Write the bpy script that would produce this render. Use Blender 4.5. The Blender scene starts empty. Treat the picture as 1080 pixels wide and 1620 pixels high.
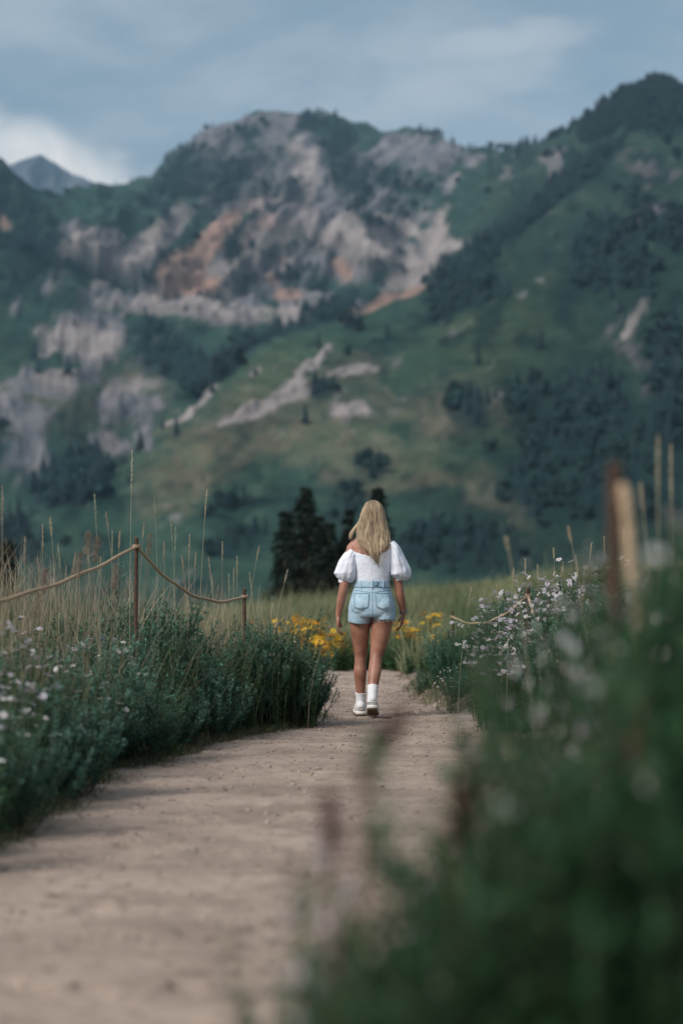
import bpy, bmesh, math
import numpy as np
from mathutils import Vector, Matrix
from mathutils.bvhtree import BVHTree

SC = bpy.context.scene
COL = SC.collection
R = math.radians

# ------------------------------------------------------------------ camera
FPX = 3825.0          # focal length in pixels of the 1080x1620 photograph (85 mm on 36 mm)
HOR = 920.0           # row of the horizon
CAMH = 1.06
cam_d = bpy.data.cameras.new('camera')
cam = bpy.data.objects.new('camera', cam_d)
COL.objects.link(cam)
cam.location = (0, 0, CAMH)
cam.rotation_euler = (R(90), 0, 0)
cam_d.sensor_fit = 'VERTICAL'
cam_d.sensor_height = 36.0
cam_d.sensor_width = 24.0
cam_d.lens = 85.0
cam_d.shift_y = (HOR - 810.0) / 1620.0
cam_d.clip_start = 0.05
cam_d.clip_end = 30000
cam_d.dof.use_dof = True
cam_d.dof.focus_distance = 17.4
cam_d.dof.aperture_fstop = 1.85
SC.camera = cam

# ------------------------------------------------------------------ sky, sun, exposure
SUN_EL, SUN_AZ = 40.0, 226.0      # soft light from behind and left of the camera
EXPOSURE = 1.12
world = bpy.data.worlds.new('World')
SC.world = world
world.use_nodes = True
wn, wl = world.node_tree.nodes, world.node_tree.links
wn.clear()

def N(nt, t, **kw):
    n = nt.nodes.new(t)
    for k, v in kw.items():
        setattr(n, k, v)
    return n

def MATH(nt, op, a, b=None, c=None, clamp=False):
    n = nt.nodes.new('ShaderNodeMath'); n.operation = op; n.use_clamp = clamp
    for i, v in enumerate((a, b, c)):
        if v is None: continue
        if isinstance(v, (int, float)): n.inputs[i].default_value = v
        else: nt.links.new(v, n.inputs[i])
    return n.outputs[0]

def SMOOTH(nt, v, lo, hi):
    n = nt.nodes.new('ShaderNodeMapRange'); n.interpolation_type = 'SMOOTHSTEP'
    nt.links.new(v, n.inputs[0]); n.inputs[1].default_value = lo; n.inputs[2].default_value = hi
    return n.outputs[0]

def MIX(nt, fac, a, b, mode='MIX'):
    n = nt.nodes.new('ShaderNodeMix'); n.data_type = 'RGBA'; n.blend_type = mode
    for sock, v in ((n.inputs[0], fac), (n.inputs[6], a), (n.inputs[7], b)):
        if isinstance(v, (int, float)): sock.default_value = v
        elif isinstance(v, tuple): sock.default_value = (*v, 1)[:4]
        else: nt.links.new(v, sock)
    return n.outputs[2]

def NOISE(nt, vec, scale, detail=4, rough=0.55, dist=0.0):
    n = nt.nodes.new('ShaderNodeTexNoise')
    if vec is not None: nt.links.new(vec, n.inputs['Vector'])
    n.inputs['Scale'].default_value = scale; n.inputs['Detail'].default_value = detail
    n.inputs['Roughness'].default_value = rough; n.inputs['Distortion'].default_value = dist
    return n.outputs[0]

def build_world():
    nt = world.node_tree
    out = N(nt, 'ShaderNodeOutputWorld'); bg = N(nt, 'ShaderNodeBackground')
    sky = N(nt, 'ShaderNodeTexSky'); sky.sky_type = 'NISHITA'; sky.sun_disc = False
    sky.sun_elevation = R(SUN_EL); sky.sun_rotation = R(SUN_AZ)
    sky.air_density = 1.0; sky.dust_density = 1.5; sky.ozone_density = 1.5
    tc = N(nt, 'ShaderNodeTexCoord')
    sp = N(nt, 'ShaderNodeSeparateXYZ'); nt.links.new(tc.outputs['Generated'], sp.inputs[0])
    x, y, z = sp.outputs
    # cloud deck: direction projected on a flat layer overhead
    den = MATH(nt, 'ADD', MATH(nt, 'MAXIMUM', z, 0.0), 0.16)
    u = MATH(nt, 'DIVIDE', x, den); v = MATH(nt, 'DIVIDE', y, den)
    cb = N(nt, 'ShaderNodeCombineXYZ'); nt.links.new(u, cb.inputs[0]); nt.links.new(v, cb.inputs[1])
    n1 = NOISE(nt, cb.outputs[0], 1.7, 6, 0.55, 0.4)
    n2 = NOISE(nt, cb.outputs[0], 6.0, 5, 0.6, 0.6)
    deck = MATH(nt, 'ADD', MATH(nt, 'MULTIPLY', n1, 0.7), MATH(nt, 'MULTIPLY', n2, 0.3))
    lightness = SMOOTH(nt, deck, 0.39, 0.62)
    col = MIX(nt, lightness, (1.55, 2.03, 2.46), (2.85, 3.18, 3.45))
    # thin places in the deck let the sky through
    c1 = MIX(nt, 0.12, col, sky.outputs[0])
    # distant bright bank under the deck on the left, low over the peaks
    az = MATH(nt, 'ARCTAN2', x, y)
    edge = MATH(nt, 'SUBTRACT', 0.1675, MATH(nt, 'MULTIPLY', MATH(nt, 'ADD', az, 0.075), 0.36))
    wob = MATH(nt, 'MULTIPLY', MATH(nt, 'SUBTRACT', NOISE(nt, tc.outputs['Generated'], 26.0, 5, 0.6, 0.5), 0.5), 0.030)
    d = MATH(nt, 'ADD', MATH(nt, 'SUBTRACT', edge, z), wob)
    bank = SMOOTH(nt, d, -0.004, 0.016)
    fine = SMOOTH(nt, NOISE(nt, tc.outputs['Generated'], 40.0, 4, 0.6, 0.3), 0.25, 0.7)
    right = SMOOTH(nt, az, -0.055, -0.100)
    bank = MATH(nt, 'MULTIPLY', MATH(nt, 'MULTIPLY', bank, right), MATH(nt, 'ADD', MATH(nt, 'MULTIPLY', fine, 0.45), 0.55))
    c2 = MIX(nt, bank, c1, (6.6, 6.25, 5.9))
    # soft brighter swells of the deck, upper right of the peak
    def swell(a0, z0, ra, rz, tilt):
        da = MATH(nt, 'SUBTRACT', az, a0); dz = MATH(nt, 'SUBTRACT', z, z0)
        dz = MATH(nt, 'SUBTRACT', dz, MATH(nt, 'MULTIPLY', da, tilt))
        q = MATH(nt, 'ADD', MATH(nt, 'POWER', MATH(nt, 'MULTIPLY', da, 1 / ra), 2), MATH(nt, 'POWER', MATH(nt, 'MULTIPLY', dz, 1 / rz), 2))
        q = MATH(nt, 'ADD', q, MATH(nt, 'MULTIPLY', MATH(nt, 'SUBTRACT', NOISE(nt, cb.outputs[0], 9.0, 4, 0.6, 0.5), 0.5), 1.8))
        return SMOOTH(nt, q, 1.0, 0.0)
    s = MATH(nt, 'MAXIMUM', swell(0.070, 0.217, 0.045, 0.010, 0.1), MATH(nt, 'MULTIPLY', swell(0.055, 0.203, 0.06, 0.012, 0.25), 0.6))
    c3 = MIX(nt, MATH(nt, 'MULTIPLY', s, 0.42), c2, (4.3, 4.4, 4.5))
    nt.links.new(c3, bg.inputs[0]); bg.inputs[1].default_value = 0.068
    nt.links.new(bg.outputs[0], out.inputs[0])
build_world()

sun_d = bpy.data.lights.new('sun', 'SUN'); sun_d.energy = 1.5; sun_d.angle = R(20); sun_d.color = (1.0, 0.95, 0.9)
sun = bpy.data.objects.new('sun', sun_d); COL.objects.link(sun)
_e, _a = R(SUN_EL), R(SUN_AZ)
_sd = Vector((math.sin(_a) * math.cos(_e), math.cos(_a) * math.cos(_e), math.sin(_e)))   # towards the sun
sun.rotation_euler = (-_sd).to_track_quat('-Z', 'Y').to_euler()

SC.view_settings.view_transform = 'Standard'
SC.view_settings.look = 'None'
SC.view_settings.exposure = EXPOSURE
SC.view_settings.gamma = 1.0
SC.view_settings.use_curve_mapping = False
SC.render.engine = 'CYCLES'
SC.cycles.use_denoising = True
SC.cycles.max_bounces = 6
SC.cycles.diffuse_bounces = 3
SC.cycles.transparent_max_bounces = 8
SC.cycles.volume_bounces = 0
SC.cycles.sample_clamp_indirect = 4.0

# ------------------------------------------------------------------ helpers
def at(px, py, Y):
    """world point at distance Y that the photograph shows at (px, py)"""
    return np.array(((px - 540.0) / FPX * Y, Y, CAMH + (HOR - py) / FPX * Y))

def sstep(a, b, x):
    t = np.clip((np.asarray(x, float) - a) / (b - a), 0, 1)
    return t * t * (3 - 2 * t)

def _hash(ix, iy, seed):
    n = (ix * 374761393 + iy * 668265263 + seed * 1442695041) & 0xFFFFFFFF
    n = ((n ^ (n >> 13)) * 1274126177) & 0xFFFFFFFF
    n = n ^ (n >> 16)
    return (n & 0xFFFFFF) / float(0xFFFFFF)

def vnoise(x, y, seed=0):
    x = np.asarray(x, float); y = np.asarray(y, float)
    ix = np.floor(x).astype(np.int64); iy = np.floor(y).astype(np.int64)
    fx = x - ix; fy = y - iy
    fx = fx * fx * (3 - 2 * fx); fy = fy * fy * (3 - 2 * fy)
    a = _hash(ix, iy, seed); b = _hash(ix + 1, iy, seed)
    c = _hash(ix, iy + 1, seed); d = _hash(ix + 1, iy + 1, seed)
    return (a + (b - a) * fx) * (1 - fy) + (c + (d - c) * fx) * fy

def fbm(x, y, seed=0, oct=4, gain=0.5):
    s = 0; a = 1; tot = 0
    for i in range(oct):
        s = s + a * vnoise(np.asarray(x) * 2 ** i + 17.3 * i, np.asarray(y) * 2 ** i - 9.1 * i, seed + i * 13)
        tot += a; a *= gain
    return s / tot

def ridged(x, y, seed=0, oct=4):
    s = 0; a = 1; tot = 0
    for i in range(oct):
        n = 1 - np.abs(2 * vnoise(np.asarray(x) * 2 ** i + 5.3 * i, np.asarray(y) * 2 ** i - 3.1 * i, seed + i * 7) - 1)
        s = s + a * n * n; tot += a; a *= 0.5
    return s / tot

def mesh_np(name, V, faces, col=None, smooth=False):
    V = np.asarray(V, np.float32).reshape(-1, 3)
    faces = [np.asarray(f, np.int32) for f in faces if len(f)]
    me = bpy.data.meshes.new(name)
    me.vertices.add(len(V)); me.vertices.foreach_set('co', V.ravel())
    loops = np.concatenate([f.ravel() for f in faces])
    tot = np.concatenate([np.full(len(f), f.shape[1], np.int32) for f in faces])
    start = np.concatenate(([0], np.cumsum(tot)[:-1])).astype(np.int32)
    me.loops.add(len(loops)); me.loops.foreach_set('vertex_index', loops)
    me.polygons.add(len(tot)); me.polygons.foreach_set('loop_start', start)
    if smooth: me.polygons.foreach_set('use_smooth', np.ones(len(tot), bool))
    me.update(calc_edges=True); me.validate()
    if col is not None:
        col = np.asarray(col, np.float32).reshape(-1, 3)
        at_ = me.color_attributes.new('Col', 'FLOAT_COLOR', 'POINT')
        at_.data.foreach_set('color', np.hstack([col, np.ones((len(col), 1), np.float32)]).ravel())
    return me

class MB:
    """collects faces for ONE mesh"""
    def __init__(s): s.V = []; s.F3 = []; s.F4 = []; s.C = []; s.n = 0
    def add(s, V, C, f3=None, f4=None):
        V = np.asarray(V, float).reshape(-1, 3)
        C = np.asarray(C, float)
        if C.ndim == 1: C = np.tile(C, (len(V), 1))
        if f3 is not None and len(f3): s.F3.append(np.asarray(f3) + s.n)
        if f4 is not None and len(f4): s.F4.append(np.asarray(f4) + s.n)
        s.V.append(V); s.C.append(C); s.n += len(V)
    def tube(s, P, r, C, k=3):
        P = np.asarray(P, float); m = len(P)
        r = np.broadcast_to(np.asarray(r, float), (m,))
        T = np.gradient(P, axis=0); T /= np.linalg.norm(T, axis=1, keepdims=True) + 1e-9
        ref = np.array([0, 0, 1.0]) if abs(T[:, 2]).mean() < 0.8 else np.array([1.0, 0, 0])
        U = np.cross(T, ref); U /= np.linalg.norm(U, axis=1, keepdims=True) + 1e-9
        W = np.cross(T, U)
        a = np.arange(k) / k * 2 * np.pi
        ring = P[:, None] + r[:, None, None] * (np.cos(a)[None, :, None] * U[:, None] + np.sin(a)[None, :, None] * W[:, None])
        i = np.arange(m - 1)[:, None] * k; j = np.arange(k)[None]; j2 = (j + 1) % k
        f4 = np.stack([i + j, i + j2, i + k + j2, i + k + j], -1).reshape(-1, 4)
        cc = np.asarray(C, float)
        cc = np.repeat(cc, k, 0) if cc.ndim == 2 else cc
        s.add(ring.reshape(-1, 3), cc, f4=f4)
        s.F3.append(np.array([[0, (q + 1) % k, q] for q in range(1, k - 1)]) + s.n - m * k) if k > 2 else None
        s.F3.append(np.array([[0, q, q + 1] for q in range(1, k - 1)]) + s.n - k) if k > 2 else None
    def leaves(s, P, D, L, W, C, nref=None, droop=0.12, tipc=1.0):
        P = np.asarray(P, float); n = len(P)
        if n == 0: return
        D = D / (np.linalg.norm(D, axis=1, keepdims=True) + 1e-9)
        if nref is None: nref = np.array([0.0, 0, 1.0])[None] + 0.35 * RNG.normal(size=(n, 3))
        S = np.cross(D, nref); S /= np.linalg.norm(S, axis=1, keepdims=True) + 1e-9
        U = np.cross(S, D)
        L = np.broadcast_to(L, (n,))[:, None]; W = np.broadcast_to(W, (n,))[:, None]
        mid = P + D * L * 0.45
        V = np.stack([P, mid + S * W * 0.5 + U * W * 0.18, P + D * L - U * L * droop, mid - S * W * 0.5 + U * W * 0.18], 1)
        C = np.asarray(C, float)
        if C.ndim == 1: C = np.tile(C, (n, 1))
        CC = np.stack([C, C, C * tipc, C], 1)
        b = np.arange(n)[:, None] * 4
        s.add(V.reshape(-1, 3), CC.reshape(-1, 3), f3=np.concatenate([b + [0, 1, 2], b + [0, 2, 3]]))
    def blades(s, P, H, lean, W, C0, C1):
        """grass blades: tapering, bent ribbons of three segments"""
        n = len(P); H = np.broadcast_to(H, (n,)); W = np.broadcast_to(W, (n,))
        a = RNG.uniform(0, 2 * np.pi, n)
        sd = np.stack([np.cos(a), np.sin(a), 0 * a], 1)
        rows = []
        for t, w in ((0, 1.0), (0.4, 0.85), (0.75, 0.55)):
            c = P + np.stack([lean[:, 0] * t ** 2, lean[:, 1] * t ** 2, H * t], 1)
            rows += [c - sd * (W * w / 2)[:, None], c + sd * (W * w / 2)[:, None]]
        rows.append(P + np.stack([lean[:, 0], lean[:, 1], H], 1))
        V = np.stack(rows, 1)
        C0 = np.broadcast_to(C0, (n, 3)); C1 = np.broadcast_to(C1, (n, 3))
        tt = np.array([0, 0, .4, .4, .75, .75, 1.0])[None, :, None]
        CC = C0[:, None] * (1 - tt) + C1[:, None] * tt
        b = np.arange(n)[:, None] * 7
        s.add(V.reshape(-1, 3), CC.reshape(-1, 3), f3=b + [4, 5, 6],
              f4=np.concatenate([b + [0, 1, 3, 2], b + [2, 3, 5, 4]]))
    def mesh(s, name, smooth=False):
        V = np.concatenate(s.V); C = np.concatenate(s.C)
        fs = []
        if s.F3: fs.append(np.concatenate(s.F3))
        if s.F4: fs.append(np.concatenate(s.F4))
        return mesh_np(name, V, fs, C, smooth)

RNG = np.random.default_rng(11)

def link(name, me, mat=None, parent=None):
    o = bpy.data.objects.new(name, me); COL.objects.link(o)
    if mat is not None and me is not None and len(me.materials) == 0: me.materials.append(mat)
    if parent is not None: o.parent = parent
    return o

def empty(name, loc=(0, 0, 0), rz=0.0, sc=1.0):
    o = bpy.data.objects.new(name, None); COL.objects.link(o)
    o.location = loc; o.rotation_euler = (0, 0, rz); o.scale = (sc, sc, sc)
    o.empty_display_size = 0.1
    return o

def tag(o, label=None, cat=None, group=None, kind=None):
    if label: o['label'] = label
    if cat: o['category'] = cat
    if group: o['group'] = group
    if kind: o['kind'] = kind
    return o

# ------------------------------------------------------------------ materials
def mat_new(name):
    m = bpy.data.materials.new(name); m.use_nodes = True
    nt = m.node_tree
    return m, nt, nt.nodes['Principled BSDF'], nt.nodes['Material Output']

def leaf_mat(name, trans=0.25, rough=0.55, vary=0.25, mul=(1, 1, 1)):
    m, nt, b, out = mat_new(name)
    a = N(nt, 'ShaderNodeAttribute', attribute_name='Col')
    info = N(nt, 'ShaderNodeObjectInfo')
    hsv = N(nt, 'ShaderNodeHueSaturation')
    nt.links.new(a.outputs['Color'], hsv.inputs['Color'])
    nt.links.new(MATH(nt, 'ADD', MATH(nt, 'MULTIPLY', info.outputs['Random'], vary * 2), 1 - vary), hsv.inputs['Value'])
    nt.links.new(MATH(nt, 'ADD', MATH(nt, 'MULTIPLY', info.outputs['Random'], 0.05), 0.475), hsv.inputs['Hue'])
    c = MIX(nt, 1.0, hsv.outputs[0], mul, 'MULTIPLY')
    nt.links.new(c, b.inputs['Base Color'])
    b.inputs['Roughness'].default_value = rough
    b.inputs['Specular IOR Level'].default_value = 0.25
    if trans > 0:
        t = N(nt, 'ShaderNodeBsdfTranslucent'); nt.links.new(c, t.inputs[0])
        mx = N(nt, 'ShaderNodeMixShader'); mx.inputs[0].default_value = trans
        nt.links.new(b.outputs[0], mx.inputs[1]); nt.links.new(t.outputs[0], mx.inputs[2])
        nt.links.new(mx.outputs[0], out.inputs[0])
    return m

def plain_mat(name, c, rough=0.7, noise=0.0, nscale=40.0, bump=0.0, spec=0.3, metal=0.0, c2=None, coords='Object'):
    m, nt, b, out = mat_new(name)
    b.inputs['Roughness'].default_value = rough
    b.inputs['Specular IOR Level'].default_value = spec
    b.inputs['Metallic'].default_value = metal
    tc = N(nt, 'ShaderNodeTexCoord')
    n = NOISE(nt, tc.outputs[coords], nscale, 5, 0.6)
    if c2 is None: c2 = tuple(max(0, v * (1 - noise)) for v in c)
    nt.links.new(MIX(nt, SMOOTH(nt, n, 0.3, 0.7), c2, c), b.inputs['Base Color'])
    if bump > 0:
        bp = N(nt, 'ShaderNodeBump'); bp.inputs['Strength'].default_value = bump; bp.inputs['Distance'].default_value = 0.01
        nt.links.new(n, bp.inputs['Height']); nt.links.new(bp.outputs[0], b.inputs['Normal'])
    return m

def attr_mat(name, rough=0.8, nscale=8.0, namp=0.25, bump=0.0, bdist=0.02, spec=0.2):
    m, nt, b, out = mat_new(name)
    a = N(nt, 'ShaderNodeAttribute', attribute_name='Col')
    tc = N(nt, 'ShaderNodeTexCoord')
    n = NOISE(nt, tc.outputs['Object'], nscale, 6, 0.65)
    f = MATH(nt, 'ADD', MATH(nt, 'MULTIPLY', SMOOTH(nt, n, 0.25, 0.75), 2 * namp), 1 - namp)
    cb = N(nt, 'ShaderNodeCombineXYZ')
    for i in range(3): nt.links.new(f, cb.inputs[i])
    nt.links.new(MIX(nt, 1.0, a.outputs['Color'], cb.outputs[0], 'MULTIPLY'), b.inputs['Base Color'])
    b.inputs['Roughness'].default_value = rough; b.inputs['Specular IOR Level'].default_value = spec
    if bump > 0:
        bp = N(nt, 'ShaderNodeBump'); bp.inputs['Strength'].default_value = bump; bp.inputs['Distance'].default_value = bdist
        nt.links.new(n, bp.inputs['Height']); nt.links.new(bp.outputs[0], b.inputs['Normal'])
    return m
# ================================================================== MOUNTAINS
def curve(pts, x):
    p = np.array(pts, float)
    return np.interp(x, p[:, 0], p[:, 1])

def smooth1(a, k):
    ker = np.hanning(k + 2)[1:-1]; ker /= ker.sum()
    return np.convolve(np.pad(a, k // 2, mode='edge'), ker, mode='valid')[:len(a)]

CREST = [(-600, 330), (-250, 225), (-120, 240), (0, 262), (20, 274), (60, 306), (100, 314), (140, 301), (155, 290), (180, 291), (240, 278), (250, 262), (262, 250),
         (292, 233), (325, 210), (350, 194), (400, 179), (440, 174), (470, 178), (500, 176), (520, 180), (560, 195), (600, 206),
         (640, 200), (680, 205), (720, 222), (760, 235), (790, 238), (830, 231), (870, 216), (905, 197), (930, 186), (960, 168),
         (985, 150), (1010, 139), (1035, 135), (1060, 140), (1090, 150), (1150, 152), (1300, 110), (1700, 60)]
CREST_Y = [(-600, 3000), (0, 3000), (150, 3300), (650, 3200), (800, 2700), (950, 2150), (1100, 1950), (1700, 1800)]
SPUR = [(-600, 900), (-100, 860), (0, 840), (100, 795), (200, 738), (260, 660), (330, 602), (430, 546), (540, 500), (600, 482),
        (680, 448), (740, 402), (800, 370), (860, 335), (930, 275), (990, 215), (1040, 182), (1100, 172), (1300, 150), (1700, 90)]
SPUR_Y = [(-600, 750), (100, 800), (260, 950), (540, 1250), (680, 1400), (860, 1600), (1000, 1750), (1100, 1780), (1700, 1650)]
BENCH = [(-600, 440), (-100, 425), (0, 420), (120, 432), (250, 455), (400, 470), (540, 478), (640, 455), (700, 405), (760, 345), (850, 290),
         (930, 240), (1000, 190), (1100, 165), (1300, 140), (1700, 80)]

def ell(u, v, cx, cy, rx, ry, rot=0, soft=0.6):
    a = R(rot); du = u - cx; dv = v - cy
    x = du * math.cos(a) + dv * math.sin(a); y = -du * math.sin(a) + dv * math.cos(a)
    return sstep(1 + soft, 1 - soft, np.sqrt((x / rx) ** 2 + (y / ry) ** 2))

ROCK = [(430, 265, 170, 110, 0), (450, 220, 110, 50, 0), (640, 300, 90, 60, 0), (560, 330, 70, 90, 20), (650, 250, 70, 40, 10), (600, 390, 90, 45, 15), (690, 400, 35, 60, 15), (650, 440, 50, 22, -20),
        (330, 480, 200, 32, 5), (130, 535, 90, 40, 10), (90, 600, 60, 30, 0), (200, 640, 70, 28, -10), (30, 700, 60, 55, 0), (140, 385, 45, 26, -30),
        (215, 395, 90, 20, -35), (330, 420, 140, 30, -15), (1030, 275, 70, 34, 35, .8), (1040, 340, 50, 40, 30, .6), (1030, 560, 45, 70, 10, .8), (980, 510, 26, 36, 0, .8),
        (895, 250, 26, 14, 10, .75), (55, 660, 60, 20, 0), (470, 430, 110, 45, 0), (180, 700, 22, 26, 0), (235, 680, 14, 22, 0), (470, 320, 80, 60, 0)]
PALE = [(490, 585, 55, 9, -42), (410, 645, 80, 11, -18), (548, 652, 38, 13, -8), (560, 590, 45, 9, -10), (460, 610, 40, 10, -30), (600, 385, 90, 22, 25), (690, 420, 60, 12, -40),
        (700, 365, 14, 45, 10), (210, 398, 70, 12, -38), (150, 545, 50, 25, 15), (300, 640, 60, 7, -40), (480, 260, 20, 50, -10), (1010, 500, 12, 40, 20), (350, 485, 130, 12, 5), (120, 390, 40, 14, -20),
        (560, 330, 14, 60, -15), (640, 355, 50, 14, 20), (180, 700, 14, 22, 0), (75, 540, 25, 25, 0), (400, 590, 12, 6, 0)]
ORANGE = [(325, 392, 85, 20, -44, 1.3), (285, 428, 52, 30, -38, 1.4), (312, 452, 34, 18, 0, 1.2), (540, 424, 12, 22, -25), (450, 466, 26, 10, 0), (600, 478, 34, 7, -18), (5, 352, 20, 13, 10), (650, 462, 26, 6, -28),
          (425, 440, 12, 12, 0), (275, 440, 40, 24, -35, 1.3)]
ORANGE_FAINT = [(420, 350, 60, 45, 0), (350, 430, 50, 30, 0), (470, 380, 40, 40, 0)]
TALUS = [(225, 388, 100, 24, -38, 1.2), (150, 390, 46, 26, -20, 1.1), (345, 432, 95, 34, -32, 1.0), (430, 385, 60, 55, 0, .8), (570, 395, 95, 34, 22, .95), (655, 435, 60, 22, -25, 1.0), (694, 390, 24, 52, 10, 1.0), (330, 492, 170, 18, 4, .95), (475, 280, 26, 80, -8, .9), (130, 540, 80, 30, 12, .9), (200, 610, 60, 12, -8, .8), (90, 600, 40, 22, 0, .8)]
LIGHT = [(700, 695, 130, 20, 0), (300, 745, 80, 45, -30), (430, 600, 90, 50, -35), (520, 700, 140, 30, 0), (650, 740, 120, 22, 0), (760, 540, 90, 80, 0)]
DRY = [(330, 700, 130, 60, -35, 1.1), (480, 640, 120, 50, -30, .9), (560, 720, 120, 40, 0, .9), (300, 760, 90, 40, -30), (440, 690, 160, 36, -10), (650, 760, 100, 20, 0), (780, 790, 70, 30, 40), (600, 620, 30, 40, 0), (100, 640, 130, 50, 0), (720, 650, 90, 40, 0), (180, 600, 90, 26, 0)]
WOODS = [(330, 285, 90, 26, -12, 1.2), (545, 265, 26, 70, -18, 1.2), (430, 300, 60, 16, 0, .8), (620, 285, 60, 22, 15, .8), (370, 390, 18, 26, 0, 1.1), (470, 400, 60, 14, 0, .8), (600, 425, 40, 12, 10, .9), (300, 275, 60, 36, -30, 1.0), (350, 300, 50, 22, 0, .9), (500, 195, 30, 16, 0, 1.0), (535, 250, 28, 60, -20, .9), (420, 235, 25, 30, 0, .4), (390, 205, 50, 14, -20, .5),
         (50, 395, 60, 24, 0, .9), (110, 420, 55, 18, 0, .9), (20, 440, 50, 18, 0, .8), (200, 437, 55, 9, 3, 1.3), (275, 570, 55, 24, 0, 1.2), (250, 530, 40, 18, 0, .9), (400, 545, 110, 9, -24, 1.4),
         (520, 497, 60, 10, -18, 1.3), (330, 590, 50, 14, -35, 1.3), (400, 445, 40, 12, 0, .8), (470, 440, 55, 12, 0, 1.0), (390, 385, 26, 34, 0, .5), (295, 378, 26, 10, -45, .9),
         (1030, 165, 65, 38, 10, 3.0), (960, 190, 40, 18, -32, 1.6), (870, 318, 130, 13, -40, 2.4), (770, 385, 40, 12, -35, 1.8), (700, 430, 30, 14, -35, 1.2),
         (720, 465, 40, 30, 0, 1.4), (690, 500, 20, 14, 0, 1.4), (760, 450, 40, 30, -35, .8), (960, 395, 55, 42, 0, 1.4), (1055, 365, 36, 26, 0, 1.2), (940, 440, 30, 20, 0, 1.6), (1000, 430, 40, 30, 0, 1.0),
         (1010, 320, 24, 12, 0, 1.), (110, 760, 60, 40, -20, 1.3), (400, 800, 90, 11, -14, .8), (380, 860, 60, 16, -10, .9), (580, 735, 30, 22, 0, .8), (545, 800, 40, 40, 0, .8), (505, 625, 26, 16, 0, 1.2), (745, 655, 32, 32, 0, 1.2), (830, 640, 28, 28, 0, 1.2), (775, 722, 16, 9, 0, 1.0),
         (900, 770, 110, 60, 0, 1.3), (940, 660, 80, 60, 0, 1.3), (870, 700, 50, 30, 0, 1.0), (720, 870, 90, 40, 0, 1.3), (520, 880, 60, 30, 0, .8), (1060, 640, 40, 120, 0, 1.2), (1000, 470, 50, 40, 0, .7),
         (20, 860, 50, 30, 0, .9), (690, 210, 40, 12, 10, .8), (640, 330, 30, 14, 0, .6), (550, 300, 30, 20, 0, .6), (600, 350, 60, 8, 20, .6), (620, 410, 20, 12, 0, .7),
         (40, 340, 60, 20, 10, .5), (245, 320, 14, 36, -20, 1.0), (660, 880, 60, 26, 0, 1.3), (1000, 780, 80, 60, 0, 1.2)]

def blobs(lst, u, v, wu, wv):
    m = np.zeros_like(u)
    for e in lst:
        w = ell(u + wu, v + wv, *e[:5])
        m = np.maximum(m, w * (e[5] if len(e) > 5 else 1.0))
    return m

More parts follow.
